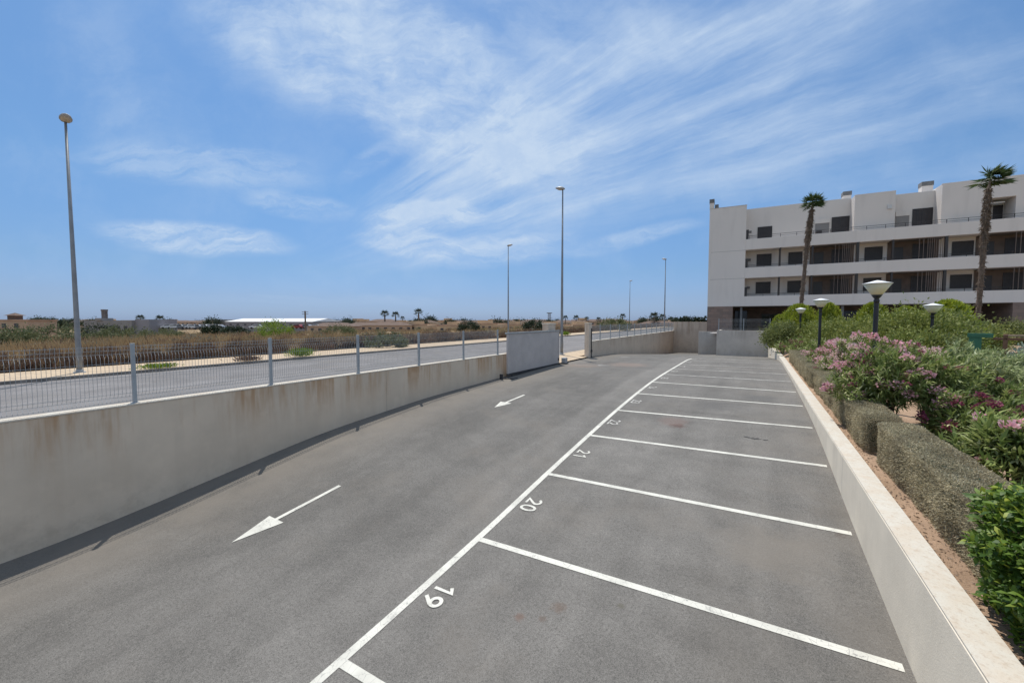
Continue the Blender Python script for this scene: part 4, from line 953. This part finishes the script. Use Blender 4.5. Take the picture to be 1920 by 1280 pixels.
for px, rw, h, d, lb in ((565, 665, .62, 0, 'tall fresh green weed growing on the opposite kerb'), (297, 690, .28, 0, 'low sprawling green weed on the opposite kerb by the first fence post'), (464, 678, .35, 0, 'small dry weed on the opposite kerb left of the second fence post'), (1148, 625, .7, 1, 'green weed growing on the opposite kerb seen beyond the gate')):
    v = pix(px, rw); v = v*(-2.45/v[2]); x = -25.25; y = v[1]*(-25.25/v[0]) if d == 0 else 58
    n = 700; c = np.stack([rng.normal(0, .22, n), rng.normal(0, .3, n), rng.uniform(0, h*.5, n)], 1); dd = unit(np.stack([c[:, 0]*1.5, c[:, 1]*1.5, np.ones(n)], 1)+.25*rng.normal(size=(n, 3)))
    o = link('kerb_weed', quads_mesh('kerb_weed', leaf_quads(c, dd, h*.6*rng.uniform(.5, 1.2, n), .035)), 'bright_bush' if 'dry' not in lb else 'dry_stem'); o.location = (x, y, -2.38); tag(o, lb, 'weed', 'weeds on the opposite kerb')

# ------------------------------------------------------------------ distant things
def gz(x, y): return ground_z(x, y)
def row2z(row, d): return (600-row)/FPX*d
# long warehouse
def place(px, d, rz=0.): x, y, _ = at(px, d); return (x, y, gz(x, y)), R_(AZ)+rz
l_, r_ = place(500, 150, R_(-14)); wz = row2z(616, 150)
wh = thing('warehouse', 'long low grey warehouse with a bright white roof', 'warehouse', (l_[0], l_[1], wz-.5), r_)
bx('wall', 'shed_wall', (-19, 20, 0, 16, -1, 3.1), parent=wh); mb = MB(); mb.loft([[(x, -.3, 3.1), (x, 16.3, 3.1), (x, 8, 4.3)] for x in (-19.2, 20.2)]); mb.build('roof', 'roof_white', wh)
bx('gable_wall', 'grey_wall', (-26, -19.02, 1, 15, -1, 3.9), parent=wh)
for k in range(11): bx('window', 'far_window', (-17+k*3.4, -16+k*3.4, -.06, -.01, 1.75, 2.25), parent=wh)
bx('loading_dock', 'far_window', (9, 12, -.4, -.02, -.5, .7), parent=wh)
# unfinished building with tower
l_, r_ = place(195, 125, R_(-8)); zb = row2z(620, 125)
tb = thing('unfinished_building', 'grey concrete building with a brown square tower', 'building', (l_[0], l_[1], zb-.4), r_)
bx('wall', 'grey_wall', (-7, 10, 0, 10, -1, 3.6), parent=tb); bx('wing', 'shed_wall', (-10, -7.02, 2, 10, -1, 3.4), parent=tb); bx('wing', 'shed_wall', (10.02, 15, 1, 10, -1, 3.9), parent=tb)
bx('tower', 'tower_brown', (-2.0, -.95, 1, 2, 3.6, 6.5), parent=tb); bx('tower_cap', 'tower_brown', (-2.06, -.9, .9, 2.1, 6.5, 7.0), parent=tb); bx('stair_block', 'grey_wall', (-2.4, -.3, -.5, 3, 3.6, 4.3), parent=tb)
bx('scaffold', 'timber_pole', (-.9, -.3, 1.5, 1.6, 5.2, 5.3), (-.9, -.4, 1.5, 1.6, 5.9, 6.0), (-.6, -.54, 1.5, 1.6, 4.3, 6.2), parent=tb)
for k in range(3): bx('window', 'far_window', (2+k*2.6, 3.2+k*2.6, -.05, -.01, .9, 1.9), parent=tb)
# villa with turret
l_, r_ = place(12, 110, R_(6)); zb = row2z(622, 110)
vl = thing('villa', 'cream villa with a terracotta roof terrace and small turret at the left edge', 'house', (l_[0], l_[1], zb), r_)
bx('wall', 'pink_wall', (-9, 5.2, 0, 8, -1, 3.0), parent=vl); bx('terrace_roof', 'terrace_roof', (-9.2, 5.5, -.2, 8.2, 3.0, 3.35), parent=vl); bx('turret', 'roof_tile', (-.6, 1.3, 1, 3, 3.35, 4.4), parent=vl)
mb = MB(); mb.v = [(-1.1, .5, 4.4), (1.8, .5, 4.4), (1.8, 3.5, 4.4), (-1.1, 3.5, 4.4), (.35, 2, 5.2)]; mb.f = [(0, 1, 4), (1, 2, 4), (2, 3, 4), (3, 0, 4), (3, 2, 1, 0)]; mb.build('turret_roof', 'roof_tile', vl)
for k in range(4): bx('window', 'far_window', (-7+k*3, -6+k*3, -.05, -.01, 1.1, 2.3), parent=vl)
# houses of the estate on the horizon
def house_proto(wm, w, d, h, hip=True, label='', rm='roof_tile'):
    o = thing('house', label, 'house', group='distant estate houses on the horizon')
    bx('wall', wm, (-w/2, w/2, 0, d, -2, h), parent=o)
    if not hip:
        bx('roof', 'terrace_roof', (-w/2-.1, w/2+.1, -.1, .2, h-.0, h+.35), (-w/2-.1, w/2+.1, d-.2, d+.1, h, h+.35), parent=o); bx('stair_hut', wm, (-w/4, w/8, d*.3, d*.7, h, h+1.3), parent=o)
    mb = MB(); e = .3; mb.v = [(-w/2-e, -e, h), (w/2+e, -e, h), (w/2+e, d+e, h), (-w/2-e, d+e, h), (-w/4, d/2, h+1.1), (w/4, d/2, h+1.1)]
    mb.f = [(0, 1, 5, 4), (1, 2, 5), (2, 3, 4, 5), (3, 0, 4), (3, 2, 1, 0)]
    if hip: mb.build('roof', rm, o)
    k = 0
    for u in np.arange(-w/2+1, w/2-1, 2.3):
        bx('window', 'far_window', (u, u+.9, -.06, -.01, h-1.7, h-.6), parent=o)
        if k % 2 == 0: bx('window', 'far_window', (u, u+.9, -.06, -.01, h-4.3, h-3.1), parent=o)
        k += 1
    return o
LBH = ['tan house with a hipped tile roof in the distant estate', 'cream house with a hipped tile roof in the distant estate', 'pinkish house with a hipped tile roof in the distant estate', 'white flat-looking house in the distant estate']
def zone(px):
    for e, t_ in ((110, 'just right of the villa'), (175, 'behind the leftmost street lamp'), (255, 'beside the tower building'), (285, 'by the palms right of the tower'), (330, 'left above the parked cars'), (400, 'left of the warehouse'),
                  (640, 'right of the warehouse end'), (680, 'between warehouse and twin palms'), (712, 'just left of the twin palms'), (765, 'behind the twin palms'), (800, 'under the tallest far palm'), (850, 'right of the tallest far palm'), (900, 'far left of the gate leaf'),
                  (945, 'just left of the gate lamp'), (985, 'above the left gate end'), (1022, 'above the gate middle'), (1050, 'behind the lattice mast'), (1095, 'seen through the gateway'), (1130, 'right of the tan pillar'), (1180, 'above the ramp fence start'), (1225, 'above the ramp fence middle'), (1262, 'by the last near lamp'), (1400, 'beside the dark cypress hedge')):
        if px < e: return t_
def uniq(base, px, seen={}):
    z = zone(px); n_ = seen.get((base, z), 0); seen[(base, z)] = n_+1
    return base.format(('', 'second ', 'third ', 'fourth ', 'fifth ', 'sixth ', 'seventh ', 'eighth ', 'ninth ', 'tenth ', 'eleventh ', 'twelfth ', 'thirteenth ')[min(n_, 12)])+', '+z
protos = [house_proto('tan_wall', 11, 8, 5.3, False, LBH[0]), house_proto('cream_wall', 9, 9, 5.0, True, LBH[1]), house_proto('pink_wall', 14, 9, 4.8, True, LBH[2]), house_proto('white_wall', 7, 8, 4.6, True, LBH[3], 'grey_wall')]
used = [False]*4
HN = ['{}tan flat-roofed estate house', '{}cream tile-roofed estate house', '{}pinkish tile-roofed estate house', '{}white grey-roofed estate house']
def put_house(px, d, k, top, rz=0.):
    p_ = protos[k]; hh = (5.3, 5.0, 4.8, 4.6)[k]; x, y, _ = at(px, d); loc = (x, y, row2z(top, d)-hh-1.)
    r = R_(AZ)+rz
    lb = uniq(HN[k]+(' in the front row' if d < 195 else ' on the skyline'), px)
    if not used[k]: p_.location = loc; p_.rotation_euler = (0, 0, r); p_['label'] = lb; used[k] = True
    else: copy_tree(p_, loc, r, lb)
spec = []
px = 57
while px < 400: spec.append((px, random.uniform(230, 300), random.choice([0, 1, 2, 2, 3]), random.uniform(598.5, 602), random.uniform(-.4, .4))); px += random.uniform(15, 26)
px = 612
while px < 1290:
    d = random.uniform(165, 235); spec.append((px, d, random.choice([0, 0, 1, 2, 0, 2]), random.uniform(597, 602), random.uniform(-.5, .5))); px += random.uniform(17, 30)
px = 620
while px < 1300: spec.append((px, random.uniform(125, 150), random.choice([0, 0, 2]), random.uniform(602, 606), random.uniform(-.4, .4))); px += random.uniform(38, 85)
for s_ in spec: put_house(*s_)
# boundary wall before the estate
mb = MB(); p0 = at(770, 140); p1 = at(985, 140)
v0, v1 = Vector(p0), Vector(p1); nn = Vector((-(v1-v0).y, (v1-v0).x, 0)).normalized()*.2; zt = row2z(608, 140)
mb.loft([[(v.x, v.y, zt-2.5), (v.x+nn.x, v.y+nn.y, zt-2.5), (v.x+nn.x, v.y+nn.y, zt), (v.x, v.y, zt)] for v in (v0, v1)])
tag(mb.build('boundary_wall', 'grey_wall'), 'long low grey boundary wall before the distant estate', 'wall')
# far palms
fp = palm('', (0, 0, 0), 7, 1.9, .28, (0, 0), (0, 0, 0), False, 34, 'distant palm trees', leaf='far_foliage', bark='timber_pole', seg=9)
fpl = [(722, 150, 586, 1., 'left one of the two palms beside each other right of the warehouse'), (742, 150, 588, .9, 'right one of the two palms beside each other right of the warehouse'), (755, 200, 595, .7, 'tiny palm just right of the twin palms'),
       (785, 140, 583, 1., 'tallest far palm standing alone behind the estate houses'), (264, 160, 594, .95, 'left one of the two palms right of the tower building'), (301, 165, 595, 1., 'right one of the two palms right of the tower building'),
       (1167, 160, 591, .75, 'thin palm left of the most distant street lamp'), (1226, 150, 590, 1.05, 'bushy palm just left of the street lamp behind the ramp wall'), (1242, 165, 592, .9, 'palm right beside the street lamp behind the ramp wall'),
       (1080, 170, 594, .8, 'palm right of the gateway street lamp'), (1100, 190, 596, .75, 'small palm above the tan gate pillar'), (1122, 190, 597, .75, 'small palm right of the tan gate pillar'),
       (1258, 190, 596, .75, 'first of the small palms before the dark hedge'), (1267, 190, 597, .7, 'second of the small palms before the dark hedge'), (1060, 170, 594, .7, 'leaning palm right behind the gateway street lamp pole'), (1285, 175, 595, .8, 'palm over the dark hedge beside the apartment block')]
for i, (px, d, row, sc, lb) in enumerate(fpl):
    x, y, _ = at(px, d); z = row2z(row, d)-(7+.7)*sc
    if i == 0: fp.location = (x, y, z); fp['label'] = lb; fp.scale = (sc,)*3
    else: copy_tree(fp, (x, y, z), random.uniform(0, 6), lb, sc)
# far trees between houses
ft = bush('far_tree', 'dark round tree among the distant estate houses', 'tree', (0, 0, 0), 1500, 2.6, 2.6, 2.2, 3.2, .55, .3, 'far_foliage', 'dark trees among the distant houses', 30, .2, True)
for i in range(46):
    px = random.choice([random.uniform(55, 400), random.uniform(612, 1300), random.uniform(850, 1300)]); d = random.uniform(150, 270); x, y, _ = at(px, d); sc = random.uniform(.6, 1.1)
    loc = (x, y, row2z(random.uniform(597.5, 603), d)-5.2*sc)
    lb = uniq('{}dark round tree among distant houses', px)
    if i == 0: ft.location = loc; ft['label'] = lb
    else: copy_tree(ft, loc, random.uniform(0, 6), lb, sc)
# utility pole and lattice mast
x, y, _ = at(573, 115); up = thing('utility_pole', 'timber utility pole with two crossarms in front of the warehouse', 'utility pole', (x, y, row2z(622, 115)))
mb = MB(); mb.tube([(0, 0, 0), (0, 0, 5.9)], [.28, .2], 8); mb.build('pole', 'timber_pole', up)
for z in (5.0, 5.6): o_ = bx('crossarm', 'timber_pole', (-.9, .9, -.06, .06, z, z+.12), parent=up); o_.rotation_euler = (0, 0, R_(AZ))
x, y, _ = at(1030, 180); ms = thing('lattice_mast', 'short dark lattice mast on the horizon left of the gateway lamp', 'mast', (x, y, row2z(606, 180)))
mb = MB()
for sx in (-.5, .5):
    for sy in (-.5, .5): mb.tube([(sx, sy, -1), (sx*.8, sy*.8, 4.6)], .09, 5)
for k in range(6): mb.box(-.5, .5, -.5, .5, k*.8, k*.8+.12)
mb.build('lattice', 'timber_pole', ms); bx('platform', 'timber_pole', (-.9, .9, -.9, .9, 4.4, 4.7), parent=ms)
# dark hedge behind the tall end wall
mb = MB(); 
o = thing('cypress_hedge', 'dense dark green hedge on top of the tall far end wall', 'hedge', (-8.2, 62.3, -.5))
n = 5200; c = np.stack([rng.uniform(-1.2, 7.0, n), rng.uniform(-.6, .6, n), rng.uniform(-1.0, .8, n)+.1*rng.normal(size=n)], 1)
link('foliage', quads_mesh('foliage', leaf_quads(c, unit(rdir(n)+np.array([0, -.3, .6])), .3*rng.uniform(.6, 1.2, n), .14)), 'dark_foliage', o)
# parked cars in the far compound
def make_car(body):
    o = thing('parked_car', '', 'car', group='cars in the far compound')
    mb = MB(); prof = [(-2.1, .35), (-2.1, .8), (-1.4, .92), (-.9, 1.38), (.7, 1.42), (1.4, .95), (2.05, .88), (2.15, .4)]
    mb.loft([[(x, yy, z) for x, z in prof] for yy in (-.85, .85)]); mb.build('body', body, o, bevel=.05)
    mb = MB(); pr = [(-1.15, .98), (-.82, 1.3), (.62, 1.34), (1.12, .98)]; mb.loft([[(x, yy, z) for x, z in pr] for yy in (-.87, .87)]); mb.build('windows', 'car_glass', o)
    for x in (-1.35, 1.35):
        for yy in (-.8, .8):
            mb = MB(); mb.loft([[(x+.33*math.cos(t_), yy+s_, .33+.33*math.sin(t_)) for t_ in np.linspace(0, 2*math.pi, 13)[:-1]] for s_ in (-.1, .1)]); mb.build('wheel', 'tyre_black', o)
    return o
cars = [make_car('car_white'), make_car('car_grey'), make_car('car_red')]
cs = [(272, 0), (286, 1), (318, 0), (329, 0), (341, 1), (352, 0), (362, 0), (374, 1), (386, 0), (398, 0), (410, 1), (482, 0), (560, 2), (576, 1), (592, 0)]
seen = [0]*3; nm = ['white', 'grey', 'red']
for px, k in cs:
    d = 128; x, y, _ = at(px, d); loc = (x, y, row2z(616.5, d)); r = R_(AZ)+random.uniform(-.5, .5)
    lb = '%s car, %s in the row of the far compound' % (nm[k], ['first', 'second', 'third', 'fourth', 'fifth', 'sixth', 'seventh', 'eighth', 'ninth', 'tenth', 'eleventh', 'twelfth', 'thirteenth', 'fourteenth', 'last'][cs.index((px, k))])
    if seen[k] == 0: cars[k].location = loc; cars[k].rotation_euler = (0, 0, r); cars[k]['label'] = lb
    else: copy_tree(cars[k], loc, r, lb)
    seen[k] = 1
